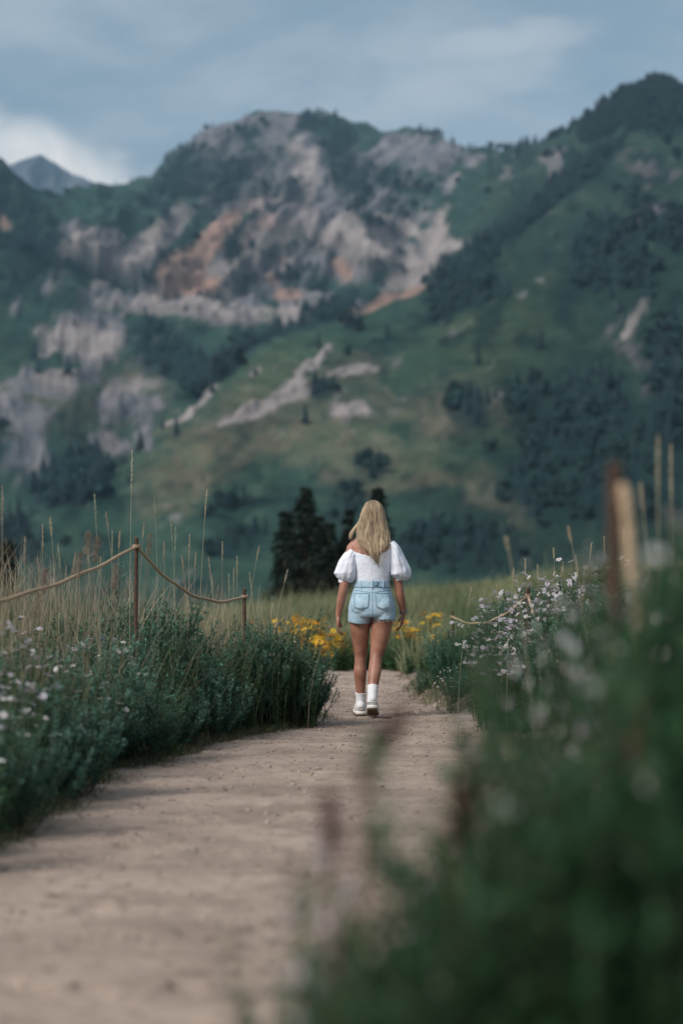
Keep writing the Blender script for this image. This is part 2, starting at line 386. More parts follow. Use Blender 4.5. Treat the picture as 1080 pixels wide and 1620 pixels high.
def build_mountains():
    px = np.arange(-420, 1500.1, 3.0); nc = len(px)
    z_of = lambda py, Y: CAMH + (HOR - py) / FPX * Y
    y6 = smooth1(curve(CREST_Y, px), 41); p6 = curve(CREST, px)
    y3 = smooth1(curve(SPUR_Y, px), 31); p3 = smooth1(curve(SPUR, px), 9)
    p5 = smooth1(curve(BENCH, px), 15)
    y4 = y3 * 1.10; z3 = z_of(p3, y3)
    right = sstep(780, 960, px)
    z4 = z3 - 45 * (1 - right) - 4 * right
    y5 = y4 + (y6 - y4) * 0.42; z5 = z_of(p5, y5)
    z5 = np.maximum(z5, z4 + 5)
    z6 = z_of(p6, y6)
    y1 = 380 + 0 * px; z1 = -34 + 0 * px
    y0 = 104 + 0 * px; z0 = -26 + 0 * px
    y7 = y6 + 700; z7 = z6 - 330
    segs = [(y0, z0, y1, z1, 16, 1.0), (y1, z1, y3, z3, 170, 1.12), (y3, z3, y4, z4, 16, 1.0),
            (y4, z4, y5, z5, 80, 1.15), (y5, z5, y6, z6, 170, 0.92), (y6, z6, y7, z7, 22, 1.0)]
    Ys, Zs, S, RR = [], [], [], []
    for k, (ya, za, yb, zb, n, ex) in enumerate(segs):
        t = np.arange(n + (1 if k == len(segs) - 1 else 0)) / n
        Ys.append(ya[None] + (yb - ya)[None] * t[:, None]); Zs.append(za[None] + (zb - za)[None] * (t ** ex)[:, None])
        S += [k] * len(t); RR.append(t)
    Yg = np.concatenate(Ys); Zg = np.concatenate(Zs); S = np.array(S); T = np.concatenate(RR)
    # soften the feature lines a little along the slope
    for _ in range(3):
        Zg[1:-1] = 0.25 * Zg[:-2] + 0.5 * Zg[1:-1] + 0.25 * Zg[2:]
    Xg = (px[None] - 540) / FPX * Yg
    # relief: broad folds everywhere, ribs and gullies on the rock walls
    u0 = np.broadcast_to(px[None], Yg.shape)
    wall = np.where(S == 4, 1.0, 0.0)[:, None] * np.ones_like(Yg)
    wall = np.maximum(wall, np.where(S == 5, np.clip(1 - T * 2, 0, 1), 0)[:, None])
    near = np.where((S == 1), 1.0, 0.0)[:, None] * np.ones_like(Yg)
    mid = np.where((S == 3), 1.0, 0.0)[:, None] * np.ones_like(Yg)
    crestfade = np.ones_like(S, float)
    crestfade[S == 4] = 1 - 0.93 * sstep(0.55, 0.97, T[S == 4]); crestfade[S == 1] = sstep(0, .2, T[S == 1]) * (1 - 0.6 * sstep(0.9, 1, T[S == 1]))
    crestfade[S == 5] = 0.07
    crestfade = crestfade[:, None]
    Xs = Xg - .85 * Zg; Xs2 = Xg + .5 * Zg                                  # gullies run down to the left, some to the right
    rib = ridged(Xs / 130 + 0.4 * fbm(Xg / 200, Yg / 200, 3), Yg / 420, 5, 4) - 0.45
    rib2 = .6 * ridged(Xs / 50, Yg / 170, 9, 3) + .4 * ridged(Xs2 / 60, Yg / 200, 12, 3) - 0.45
    left = 1 - sstep(760, 900, u0)
    Zg = Zg + crestfade * (wall * (rib * 75 + rib2 * 22) * (0.35 + 0.65 * left))
    Zg = Zg + crestfade * mid * ((fbm(Xg / 160, Yg / 260, 21, 5) - 0.5) * 70 + rib2 * 10)
    Zg = Zg + crestfade * near * ((fbm(Xg / 110, Yg / 240, 31, 5) - 0.5) * 22 + (fbm(Xg / 24, Yg / 60, 33, 3) - 0.5) * 5)
    # crest roughness: crags on the skyline
    cr = np.where(S == 4, sstep(0.8, 1, T), np.where(S == 5, 1 - T, 0))[:, None]
    Zg = Zg + cr * (fbm(Xg / 30, Yg / 80, 44, 4) - 0.5) * 18
    u = 540 + Xg / Yg * FPX; v = HOR - (Zg - CAMH) / Yg * FPX
    # ---------------- ground cover
    # noise whose grain keeps its apparent size from the near slopes to the far wall
    A = Xg / Yg * 3200 + 4000; B = Zg / Yg * 3200 + 4000
    wu = (fbm(A / 55, B / 40, 51, 5) - 0.5) * 90; wv = (fbm(A / 55, B / 40, 52, 5) - 0.5) * 60
    n1 = fbm(A / 42, B / 28, 61, 5, .6); n2 = fbm(A / 13, B / 9, 62, 4, .6); n3 = .6 * ridged((A - B) / 34, (A + B) / 80, 63, 4) + .4 * ridged((A + .6 * B) / 40, (A - B) / 70, 64, 4)
    rock = np.clip(blobs(ROCK, u, v, wu, wv), 0, 1); pale = blobs(PALE, u, v, wu * .5, wv * .5); ora = blobs(ORANGE, u, v, wu * .35, wv * .35); oraf = blobs(ORANGE_FAINT, u, v, wu, wv)
    lig = blobs(LIGHT, u, v, wu, wv); dry = blobs(DRY, u, v, wu, wv); wood = blobs(WOODS, u, v, wu * .5, wv * .5)
    farL = ((S >= 3)[:, None] * np.ones_like(u))
    # rock breaks through where the cover is thin
    st = fbm((A - B) / 20 + wu * .01, (A + B) / 62, 66, 5)             # streaks down the fall line
    ho = fbm(A / 90, B / 9, 67, 4)                                   # faint level ledges
    rk = sstep(0.40, 0.66, rock * 0.68 + (n1 - 0.5) * 1.15 + (st - .5) * 0.9 + (n3 - .5) * 0.3 + (ho - .5) * .35 + 0.10)
    rk = np.maximum(rk, sstep(0.42, 0.75, pale * .8 + (n2 - .5) * 1.0 + (st - .5) * .8))
    G = np.array([0.028, 0.062, 0.047]); G2 = np.array([0.060, 0.094, 0.054]); D = np.array([0.120, 0.108, 0.076])
    K = np.array([0.082, 0.090, 0.106]); K2 = np.array([0.200, 0.188, 0.192]); K3 = np.array([0.280, 0.246, 0.236]); O = np.array([0.30, 0.190, 0.150])
    def mixc(c, d, f): return c + (d - c) * np.clip(f, 0, 1)[..., None]
    c = np.ones(u.shape + (3,)) * G
    c = mixc(c, G2, lig * 0.7 + (n1 - .45) * 1.2 + (st - .5) * .6)
    c = mixc(c, np.array([0.010, 0.029, 0.026]), sstep(.52, .70, fbm(A / 50, B / 30, 68, 5, .6)) * .8)
    c = c * (1 - .42 * np.clip(ell(u, v, 930, 520, 260, 330, 20) + ell(u, v, 900, 800, 200, 90), 0, 1))[..., None]     # thicker scrub on the right-hand slope
    c = c * (.72 + .56 * n2)[..., None]
    c = mixc(c, D, dry * 0.65 * (0.4 + n2 + (st - .5)) + (n2 - .6) * .6)
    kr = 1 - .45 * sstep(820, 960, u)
    kk = mixc(np.ones(u.shape + (3,)) * K, K2, sstep(.3, .72, n3 * .35 + n2 * .3 + st * .35))
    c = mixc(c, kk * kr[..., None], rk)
    tal = blobs(TALUS, u, v, wu * .35, wv * .35)
    c = mixc(c, np.array([0.215, 0.190, 0.186]) * (.8 + .4 * st[..., None]), sstep(.35, .85, tal + (st - .5) * .7 + (n2 - .5) * .5) * .9)
    c = mixc(c, K3, sstep(.35, .85, pale + (n2 - .5) * .9 + (st - .5) * .8) * .85)
    c = mixc(c, O, oraf * .45 * sstep(.4, .7, n1))
    c = mixc(c, O, sstep(.3, .8, ora + (n2 - .5) * .5 + (st - .5) * .5) * (.7 + .3 * n1))
    c = mixc(c, np.array([0.009, 0.024, 0.024]), np.clip(wood, 0, 1) * .8)      # undergrowth of the woods
    # outcrops stand proud of the turf, with cracks between them
    Zg = Zg + rk * crestfade * ((n3 - .5) * 20 + (st - .5) * 6 + (ho - .5) * 9 + (n2 - .5) * 8) * (Yg / 3200)
    nr, ncol = u.shape
    V = np.stack([Xg, Yg, Zg], -1).reshape(-1, 3)
    i = np.arange(nr - 1)[:, None] * ncol; j = np.arange(ncol - 1)[None]
    f4 = np.stack([i + j, i + j + 1, i + ncol + j + 1, i + ncol + j], -1).reshape(-1, 4)
    me = mesh_np('mountain_range', V, [f4], c.reshape(-1, 3), smooth=True)
    o = link('mountain_range', me, attr_mat('mountain_cover', 0.95, 0.05, 0.22, bump=0.6, bdist=6.0, spec=0.05))
    tag(o, 'steep mountain range of grey rock, orange scree and green slopes', kind='structure')
    return V.reshape(nr, ncol, 3), u, v, wood, S, T

MV, MU, MVV, MWOOD, MS, MT = build_mountains()

def build_far_peak():
    pts = [(-420, 240), (-200, 250), (-60, 280), (0, 268), (12, 264), (36, 256), (65, 249), (90, 262), (115, 277), (140, 287), (152, 292), (190, 308), (260, 330), (400, 380)]
    px = np.arange(-420, 400, 2.5); n = len(px); Yc = 6200.0
    zc = CAMH + (HOR - curve(pts, px)) / FPX * Yc
    rows = []; nr = 90
    for k in range(nr):
        t = k / (nr - 1)
        Y = Yc - 1500 * (1 - t) if t < 1 else Yc
        rows.append((Y, t))
    Yg = np.array([r[0] for r in rows])[:, None] + 0 * px[None]; T = np.array([r[1] for r in rows])[:, None] + 0 * px[None]
    Xg = (px[None] - 540) / FPX * Yc * np.ones_like(Yg)
    Zg = zc[None] - (1 - T) * 900
    Zg = Zg + (1 - sstep(.9, 1, T) * .85) * (ridged(Xg / 130, Yg / 380, 71, 5) - .45) * 130
    # the slope behind the crest
    back = np.array([0.33, 0.66, 1.0])[:, None]
    Yg = np.vstack([Yg, Yc + back * 700 + 0 * px[None]]); Xg = np.vstack([Xg, np.repeat(Xg[-1:], 3, 0)]); Zg = np.vstack([Zg, Zg[-1:] - back * 420])
    nn = ridged(Xg / 60, Yg / 260, 75, 4); n1 = fbm(Xg / 90, Yg / 140, 76, 4)
    K = np.array([0.08, 0.09, 0.115]); K2 = np.array([0.19, 0.19, 0.21]); G = np.array([0.03, 0.05, 0.05])
    c = K + (K2 - K) * sstep(.3, .7, nn)[..., None]
    c = c + (G - c) * sstep(.5, .65, n1)[..., None] * .5
    nr2 = len(Yg)
    i = np.arange(nr2 - 1)[:, None] * n; j = np.arange(n - 1)[None]
    f4 = np.stack([i + j, i + j + 1, i + n + j + 1, i + n + j], -1).reshape(-1, 4)
    me = mesh_np('far_mountain', np.stack([Xg, Yg, Zg], -1).reshape(-1, 3), [f4], c.reshape(-1, 3), smooth=True)
    o = link('far_mountain', me, attr_mat('far_rock', 0.95, 0.02, 0.2, spec=0.05))
    tag(o, 'far bare rocky peak at the left edge of the skyline', kind='structure')
build_far_peak()

# ================================================================== TREES ON THE MOUNTAINSIDE
TREE_MAT = leaf_mat('far_conifer_needles', 0.0, 0.8, 0.3)
TRUNK_MAT = plain_mat('bark', (0.09, 0.065, 0.05), 0.9, 0.5, 12.0, 0.4)

def far_tree_arrays(rng, n=1, kind=0):
    """low conifer or rounded tree of unit height: verts, tris, shade"""
    V = []; F = []; C = []; b = 0
    if kind == 0:
        tiers = 6
        for k in range(tiers):
            z0 = 0.06 + k * 0.145; z1 = z0 + 0.26; r = 0.21 * (1 - k / (tiers + 0.6)) * rng.uniform(.85, 1.15); m = 9
            a = np.arange(m) / m * 2 * np.pi + rng.uniform(0, 1)
            rr = r * rng.uniform(0.65, 1.25, m)
            zz = z0 + rng.uniform(-.05, .04, m)
            V += [np.stack([np.cos(a) * rr, np.sin(a) * rr, zz], 1), [[rng.normal() * .01, rng.normal() * .01, min(z1, 1.0)]]]
            F += [[b + q, b + (q + 1) % m, b + m] for q in range(m)]
            C += [rng.uniform(.7, 1.2, m), [1.15]]
            b += m + 1
    else:
        for k in range(9):
            ce = np.array([rng.normal() * .16, rng.normal() * .16, rng.uniform(.3, .78)]); r = rng.uniform(.15, .27)
            m = 16
            d = rng.normal(size=(m, 3)); d /= np.linalg.norm(d, axis=1, keepdims=True)
            for q in d:
                s1 = np.cross(q, [0.3, .2, 1]); s1 /= np.linalg.norm(s1); s2 = np.cross(q, s1)
                p = ce + q * r * rng.uniform(.7, 1.1)
                w = r * .55
                V.append([p + s1 * w, p - s1 * w * .5 + s2 * w, p - s1 * w * .5 - s2 * w]); F.append([b, b + 1, b + 2]); b += 3
                C.append(np.full(3, rng.uniform(.7, 1.3)))
    return np.concatenate([np.asarray(x, float).reshape(-1, 3) for x in V]), np.array(F), np.concatenate([np.asarray(x, float).ravel() for x in C])

def build_woods():
    rng = np.random.default_rng(5)
    proto = [far_tree_arrays(rng, kind=0) for _ in range(6)] + [far_tree_arrays(rng, kind=1) for _ in range(4)]
    nr, nc = MU.shape
    seg = (MS[:, None] * np.ones((1, nc))).astype(int)
    ok = (MU > -60) & (MU < 1140) & (MVV < 940) & np.isin(seg, (1, 2, 3, 4))
    # probability by patch, weighted with the ground area a vertex stands for in the picture
    pr = np.where(ok, np.clip(MWOOD - 0.25, 0, None), 0.0) + np.where(ok & (seg == 1), 0.006, 0) + np.where(ok & (seg > 2), .015, 0)
    pr = pr * np.where(seg == 1, 0.55, 1.0)
    idx = rng.choice(nr * nc, size=7200, replace=False, p=(pr / pr.sum()).ravel())
    # trees along the right skyline and the top of the peak
    last4 = np.where(MS == 4)[0][-2]
    for uu in list(rng.uniform(800, 1100, 110)) + list(rng.uniform(255, 330, 12)) + list(rng.uniform(480, 520, 10)) + list(rng.uniform(700, 800, 8)):
        idx = np.append(idx, (last4 - rng.integers(0, 4)) * nc + int(np.clip((uu + 420) / 3, 0, nc - 1)))
    P = MV.reshape(-1, 3)[idx]; U = MU.ravel()[idx]; VV = MVV.ravel()[idx]; W = MWOOD.ravel()[idx]; SG = seg.ravel()[idx]
    masses = {'left': MB(), 'peak': MB(), 'right': MB(), 'valley': MB()}
    big = []
    for k in range(len(idx)):
        p = P[k]; s_ = SG[k]
        h = rng.uniform(5, 11) if s_ == 1 else (rng.uniform(6, 13) if s_ in (2, 3) else rng.uniform(5, 12))
        if s_ == 1: h *= np.interp(p[1], [380, 600, 900, 1200], [.35, .5, .85, 1.1])
        kind = 0 if rng.random() < (0.9 if s_ != 1 else 0.7) else 1
        pk = rng.integers(0, 6) if kind == 0 else 6 + rng.integers(0, 4)
        c = np.array([0.007, 0.023, 0.025]) if kind == 0 else np.array([0.010, 0.031, 0.028])
        c = c * rng.uniform(.7, 1.3) * (.6 if U[k] > 680 and s_ >= 2 else 1.0)
        if s_ == 1 and rng.random() < .55 and len(big) < 150 and 430 < p[1] and h * FPX / p[1] > 17 and 0 < U[k] < 1080 and VV[k] < 900 and W[k] > .4:
            big.append((p, h, pk, U[k], VV[k])); continue
        V, F, C = proto[pk]
        a = rng.uniform(0, 6.28); ca, sa = math.cos(a), math.sin(a)
        wd = h * (rng.uniform(.9, 1.3) if kind == 0 else rng.uniform(.8, 1.15))
        X = np.stack([(V[:, 0] * ca - V[:, 1] * sa) * wd, (V[:, 0] * sa + V[:, 1] * ca) * wd, V[:, 2] * h - 0.6], 1) + p
        key = 'valley' if VV[k] > 600 else ('left' if U[k] < 260 else ('peak' if U[k] < 680 else 'right'))
        masses[key].add(X, np.outer(C, c), f3=F)
    lab = {'left': 'dark mass of blurred conifers on the bench under the far left peak', 'peak': 'dark conifer stands scattered over the rock of the main peak',
           'right': 'dark belt of conifers running down the right-hand ridge', 'valley': 'dark woods and shrubs on the lower slopes behind the meadow'}
    for k, mb in masses.items():
        if mb.n: tag(link('distant_forest', mb.mesh('distant_forest'), TREE_MAT), lab[k], 'forest', kind='stuff')
    # the trees of the lower slopes that show singly
    pm = []
    for k, (V, F, C) in enumerate(proto):
        base = np.array([0.007, 0.023, 0.025]) if k < 6 else np.array([0.010, 0.031, 0.028])
        cm = mesh_np('crown', V, [F], np.outer(C, base)); cm.materials.append(TREE_MAT)
        t = MB(); t.tube(np.array([[0, 0, -0.06], [0, 0, 0.3], [0, 0, 0.7]]), [0.022, .018, .008], np.array([.5, .5, .5]), 5)
        tm = t.mesh('trunk'); tm.materials.append(TRUNK_MAT); pm.append((cm, tm))
    for p, h, pk, uu, vv in big:
        nm = 'conifer_tree' if pk < 6 else 'broadleaf_tree'
        e = empty(nm, p, rng.uniform(0, 6.28), h)
        where = 'left foot of the green spur' if uu < 360 else ('green slope above the walker' if uu < 640 else ('green slope right of the walker' if uu < 860 else 'dark lower slope at the right edge'))
        what = 'dark conifer' if pk < 6 else 'dark rounded tree'
        tag(e, 'small ' + what + ' blurred on the ' + where, 'tree', ('conifers' if pk < 6 else 'rounded trees') + ' on the ' + where)
        link('crown', pm[pk][0], parent=e); link('trunk', pm[pk][1], parent=e)
build_woods()
# ================================================================== NEAR GROUND AND PATH
XL = [(-10, -1.5), (0, -1.5), (5, -1.45), (9.4, -1.34), (13, -1.22), (15.5, -0.85), (17.2, -0.34), (18.2, -0.16), (20, -0.14), (24, -0.16), (28, -0.25), (31, -0.7), (36, -2.0), (50, -6)]
XR = [(-10, -0.05), (0, -0.05), (3, 0.05), (6, 0.35), (10, 0.90), (13, 1.15), (16.5, 1.30), (18.2, 1.22), (19.6, 0.90), (21.0, 0.64), (23, 0.60), (26.5, 0.66), (29, 0.55), (32, 0.1), (36, -1.1), (50, -5)]
def xl(Y): return np.interp(Y, *np.array(XL).T)
def xr(Y): return np.interp(Y, *np.array(XR).T)

def ground_z(X, Y):
    X = np.asarray(X, float); Y = np.asarray(Y, float)
    dl = xl(Y) - X; dr = X - xr(Y)
    bl = 0.42 * sstep(0.0, 2.0, dl) * (1 - 0.75 * sstep(18, 24, Y)) + 0.10 * sstep(2, 5, dl) * (1 - sstep(18, 30, Y))
    br = (0.14 * sstep(0.0, 0.18, dr) + 0.30 * sstep(0.1, 1.4, dr)) * (1 - 0.7 * sstep(19, 26, Y)) * sstep(4, 12, Y) + 0.12 * sstep(0, 1, dr)
    rise = 0.30 * sstep(24, 66, Y) + 0.105 * np.clip(X, -9, 9) * sstep(26, 60, Y)
    drop = -0.40 * np.clip(Y - 63, 0, None) * sstep(62, 72, Y)
    n = (fbm(X * 1.1, Y * 1.1, 81, 3) - .5) * 0.10 * (sstep(0.1, .5, dl) + sstep(0.1, .5, dr))
    return bl + br + rise + drop + n

def build_ground():
    xs = np.concatenate([np.linspace(-70, -10, 25)[:-1], np.linspace(-10, -4, 31)[:-1], np.linspace(-4, 4, 121)[:-1], np.linspace(4, 10, 31)[:-1], np.linspace(10, 70, 25)])
    ys = np.concatenate([np.linspace(-30, 0, 16)[:-1], np.linspace(0, 34, 301)[:-1], np.linspace(34, 80, 80)[:-1], np.linspace(80, 150, 30)])
    X, Y = np.meshgrid(xs, ys)
    Z = ground_z(X, Y)
    inside = (X > xl(Y) + 0.06) & (X < xr(Y) - 0.06) & (Y < 40)
    Z = np.where(inside, Z - 0.05, Z)
    dl = xl(Y) - X; dr = X - xr(Y)
    n = fbm(X * 2, Y * 2, 90, 4); n2 = fbm(X * 9, Y * 9, 92, 3)
    soil = np.array([0.15, 0.115, 0.085]); gr = np.array([0.04, 0.065, 0.035]); dry = np.array([0.21, 0.225, 0.13])
    c = np.ones(X.shape + (3,)) * gr
    near = np.exp(-np.clip(np.minimum(np.abs(dl), np.abs(dr)), 0, None) / 0.25)
    c = c + (soil - c) * np.clip(near * 1.2 + (n - .5), 0, 1)[..., None]
    far = sstep(27, 40, Y)[..., None]
    c = c * (1 - far) + far * (dry + (gr - dry) * sstep(.35, .7, n)[..., None] * .7)
    nr, nc = X.shape
    i = np.arange(nr - 1)[:, None] * nc; j = np.arange(nc - 1)[None]
    f4 = np.stack([i + j, i + j + 1, i + nc + j + 1, i + nc + j], -1).reshape(-1, 4)
    me = mesh_np('meadow_ground', np.stack([X, Y, Z], -1).reshape(-1, 3), [f4], c.reshape(-1, 3), smooth=True)
    tag(link('meadow_ground', me, attr_mat('meadow_soil', 0.95, 14.0, 0.3, 0.5, 0.02)), 'grassy alpine meadow ground on both sides of the path', kind='structure')

def build_path():
    m, nt, b, out = mat_new('packed_dirt')
    tc = N(nt, 'ShaderNodeTexCoord')
    mp = N(nt, 'ShaderNodeMapping'); nt.links.new(tc.outputs['Object'], mp.inputs[0])
    big = NOISE(nt, mp.outputs[0], 1.6, 6, 0.6, 0.3)
    mid = NOISE(nt, mp.outputs[0], 12.0, 5, 0.65)
    fine = NOISE(nt, mp.outputs[0], 120.0, 3, 0.7)
    c = MIX(nt, SMOOTH(nt, big, 0.3, 0.7), (0.265, 0.205, 0.168), (0.420, 0.328, 0.270))
    c = MIX(nt, SMOOTH(nt, mid, 0.52, 0.72), c, (0.185, 0.135, 0.105))
    c = MIX(nt, SMOOTH(nt, fine, 0.55, 0.8), c, (0.46, 0.39, 0.34))
    c = MIX(nt, SMOOTH(nt, fine, 0.42, 0.25), c, (0.15, 0.115, 0.095))
    nt.links.new(c, b.inputs['Base Color']); b.inputs['Roughness'].default_value = 0.95; b.inputs['Specular IOR Level'].default_value = 0.15
    bp = N(nt, 'ShaderNodeBump'); bp.inputs['Strength'].default_value = 0.8; bp.inputs['Distance'].default_value = 0.012
    nt.links.new(MATH(nt, 'ADD', mid, MATH(nt, 'MULTIPLY', fine, 0.5)), bp.inputs['Height']); nt.links.new(bp.outputs[0], b.inputs['Normal'])
    ys = np.concatenate([np.linspace(-12, 5, 40)[:-1], np.linspace(5, 30, 700)[:-1], np.linspace(30, 42, 60)]); ts = np.linspace(0, 1, 90)
    Y, T = np.meshgrid(ys, ts, indexing='ij')
    lo = xl(Y) - 0.16 + (fbm(Y * 2.3, Y * 0 + 1, 101, 4) - .5) * 0.40; hi = xr(Y) + 0.10 + (fbm(Y * 2.3, Y * 0 + 7, 103, 4) - .5) * 0.24
    X = lo + (hi - lo) * T
    edge = np.minimum(T, 1 - T) * (hi - lo)
    Z = ground_z(X, Y) * 0.9 + 0.012 + (fbm(X * 3.2, Y * 3.2, 105, 4) - .5) * 0.007 + (fbm(X * 14, Y * 14, 107, 3) - .5) * 0.016
    rf = np.random.default_rng(17)                        # shallow scuffed footprints
    for _ in range(110):
        fy = rf.uniform(6, 26); fx = rf.uniform(float(xl(fy)) + .15, float(xr(fy)) - .1); fa = rf.normal() * .25
        k_ = np.abs(Y[:, 0] - fy) < .3; xx_ = X[k_] - fx; yy_ = Y[k_] - fy
        p_ = xx_ * math.cos(fa) + yy_ * math.sin(fa); q_ = -xx_ * math.sin(fa) + yy_ * math.cos(fa)
        rr_ = np.sqrt((p_ / .052) ** 2 + (q_ / .14) ** 2)
        Z[k_] = Z[k_] - .011 * sstep(1.15, .75, rr_) + .005 * np.exp(-((rr_ - 1.3) / .2) ** 2)
    Z = Z - 0.05 * (1 - sstep(0, 0.12, edge + (fbm(X * 9, Y * 9, 109, 3) - .5) * 0.12))
    nr, nc = X.shape
    i = np.arange(nr - 1)[:, None] * nc; j = np.arange(nc - 1)[None]
    f4 = np.stack([i + j, i + j + 1, i + nc + j + 1, i + nc + j], -1).reshape(-1, 4)
    me = mesh_np('dirt_path', np.stack([X, Y, Z], -1).reshape(-1, 3), [f4], smooth=True)
    tag(link('dirt_path', me, m), 'pale pinkish packed dirt path winding away between the plants', kind='structure')
    # loose grit and pebbles
    mb = MB(); rng = np.random.default_rng(8)
    n = 34000
    Yp = rng.uniform(6, 27, n); t = np.where(rng.random(n) < .45, rng.beta(.5, 2.5, n), rng.random(n))
    t = np.where(rng.random(n) < .3, 1 - rng.beta(.5, 3, n), t)
    Xp = xl(Yp) - .2 + (xr(Yp) - xl(Yp) + .35) * t
    ico = np.array([[1, 0, 0], [-1, 0, 0], [0, 1, 0], [0, -1, 0], [0, 0, 1], [0, 0, -1]], float)
    fi = np.array([[0, 2, 4], [2, 1, 4], [1, 3, 4], [3, 0, 4], [2, 0, 5], [1, 2, 5], [3, 1, 5], [0, 3, 5]])
    s = 0.002 + 0.013 * rng.random(n) ** 6
    zg = ground_z(Xp, Yp) * 0.9 + 0.012
    V = ico[None] * s[:, None, None] * rng.uniform(.6, 1.3, (n, 6, 1)) * np.array([1, 1, .65]) + np.stack([Xp, Yp, zg], 1)[:, None]
    C = np.array([0.30, 0.245, 0.21]) * rng.uniform(.45, 1.5, (n, 1)) * np.array([1, 1, 1]) + rng.normal(size=(n, 3)) * .01
    mb.add(V.reshape(-1, 3), np.clip(np.repeat(C, 6, 0), .02, .7), f3=(fi[None] + np.arange(n)[:, None, None] * 6).reshape(-1, 3))
    tag(link('loose_gravel', mb.mesh('loose_gravel'), attr_mat('grit', 0.9, 60, .15)), 'loose grit and small pebbles scattered on the dirt path', 'gravel', kind='stuff')

build_ground()
build_path()

# ================================================================== HAZE
def build_haze():
    x0, x1, y0, y1, z0, z1 = -3200, 3200, -250, 7400, -120, 1400
    V = [(x, y, z) for x in (x0, x1) for y in (y0, y1) for z in (z0, z1)]
    F = [(0, 1, 3, 2), (4, 6, 7, 5), (0, 4, 5, 1), (2, 3, 7, 6), (0, 2, 6, 4), (1, 5, 7, 3)]
    me = bpy.data.meshes.new('haze'); me.from_pydata(V, [], F); me.update()
    m = bpy.data.materials.new('haze_air'); m.use_nodes = True; nt = m.node_tree; nt.nodes.clear()
    out = N(nt, 'ShaderNodeOutputMaterial'); pv = N(nt, 'ShaderNodeVolumePrincipled')
    pv.inputs['Color'].default_value = (0.42, 0.72, 1.0, 1); pv.inputs['Density'].default_value = HAZE
    pv.inputs['Anisotropy'].default_value = 0.0
    nt.links.new(pv.outputs[0], out.inputs['Volume'])
    o = link('haze', me, m)
    tag(o, 'thin bluish evening haze over the valley', 'haze', kind='stuff')
HAZE = 0.00006
build_haze()
# ================================================================== PLANTS
LEAF = leaf_mat('leaf_green', 0.22, 0.5, 0.22)
STRAW = leaf_mat('dry_grass', 0.2, 0.7, 0.1)
PETAL = leaf_mat('petals', 0.3, 0.6, 0.08)
NEEDLE = leaf_mat('spruce_needles', 0.05, 0.7, 0.15)

def stem_path(root, az, tilt, L, rng, n=8, up=0.5):
    """a stem that leaves the root tilted and straightens upwards"""
    t = np.linspace(0, 1, n)
    th = tilt * (1 - up * t)
    d = np.stack([np.sin(th) * math.cos(az), np.sin(th) * math.sin(az), np.cos(th)], 1)
    d += rng.normal(size=(n, 3)) * 0.05
    P = np.zeros((n, 3)); P[0] = root
    for i in range(1, n): P[i] = P[i - 1] + d[i] / np.linalg.norm(d[i]) * L / (n - 1)
    return P

def on_path(P, t):
    x = t * (len(P) - 1); i = np.clip(x.astype(int), 0, len(P) - 2); f = (x - i)[:, None]
    T = P[i + 1] - P[i]
    return P[i] * (1 - f) + P[i + 1] * f, T / (np.linalg.norm(T, axis=1, keepdims=True) + 1e-9)

def perp(T, a):
    ref = np.where(np.abs(T[:, 2:3]) > 0.9, np.array([[1.0, 0, 0]]), np.array([[0, 0, 1.0]]))
    U = np.cross(T, ref); U /= np.linalg.norm(U, axis=1, keepdims=True) + 1e-9
    W = np.cross(T, U)
    return U * np.cos(a)[:, None] + W * np.sin(a)[:, None]

# ---- narrow-leaved bush (unit: about 0.7 m tall, grows from a point)
def bush_meshes(seed, stems=46, dens=62, leafL=(0.018, 0.042), leafW=0.006, base=(0.034, 0.104, 0.066), tip=(0.125, 0.245, 0.172), H=(0.45, 0.72), spread=0.85):
    rng = np.random.default_rng(seed); sb = MB(); lb = MB()
    base = np.array(base); tip = np.array(tip)
    for k in range(stems):
        az = rng.uniform(0, 6.283); tilt = rng.uniform(0.05, spread) ; L = rng.uniform(*H) * (1.05 - 0.25 * tilt)
        P = stem_path([rng.normal() * .05, rng.normal() * .05, 0], az, tilt, L, rng, 9, 0.55)
        sb.tube(P, np.linspace(0.0032, 0.0012, 9), np.array([0.07, 0.085, 0.05]) * rng.uniform(.6, 1.2), 3)
        shoots = [P]
        for q in range(rng.integers(1, 4)):
            i = rng.integers(3, 7)
            Q = stem_path(P[i], az + rng.uniform(-1.6, 1.6), tilt + rng.uniform(.1, .5), L * rng.uniform(.2, .42), rng, 6, 0.7)
            sb.tube(Q, np.linspace(0.002, 0.001, 6), np.array([0.07, 0.09, 0.055]), 3); shoots.append(Q)
        for q, S in enumerate(shoots):
            n = int(dens * (1.0 if q == 0 else 0.5))
            t = 1 - (1 - 0.22 * (q == 0)) * rng.random(n) ** 1.35
            p, T = on_path(S, np.clip(t, 0, .999))
            a = rng.uniform(0, 6.283, n); rad = perp(T, a)
            D = T * rng.uniform(.45, .95, (n, 1)) + rad * rng.uniform(.5, .9, (n, 1))
            Lf = rng.uniform(*leafL, n) * (1.1 - .5 * sstep(.8, 1, t))
            sh = (0.35 + 0.65 * t)[:, None]
            c = (base + (tip - base) * (sstep(.45, 1, t) * rng.uniform(.4, 1.1, n))[:, None]) * rng.uniform(.75, 1.25, (n, 1))
            lb.leaves(p, D, Lf, leafW * rng.uniform(.8, 1.3, n), c, nref=-T + 0.3 * rng.normal(size=(n, 3)), droop=-.08)
    return sb.mesh('stems'), lb.mesh('foliage')

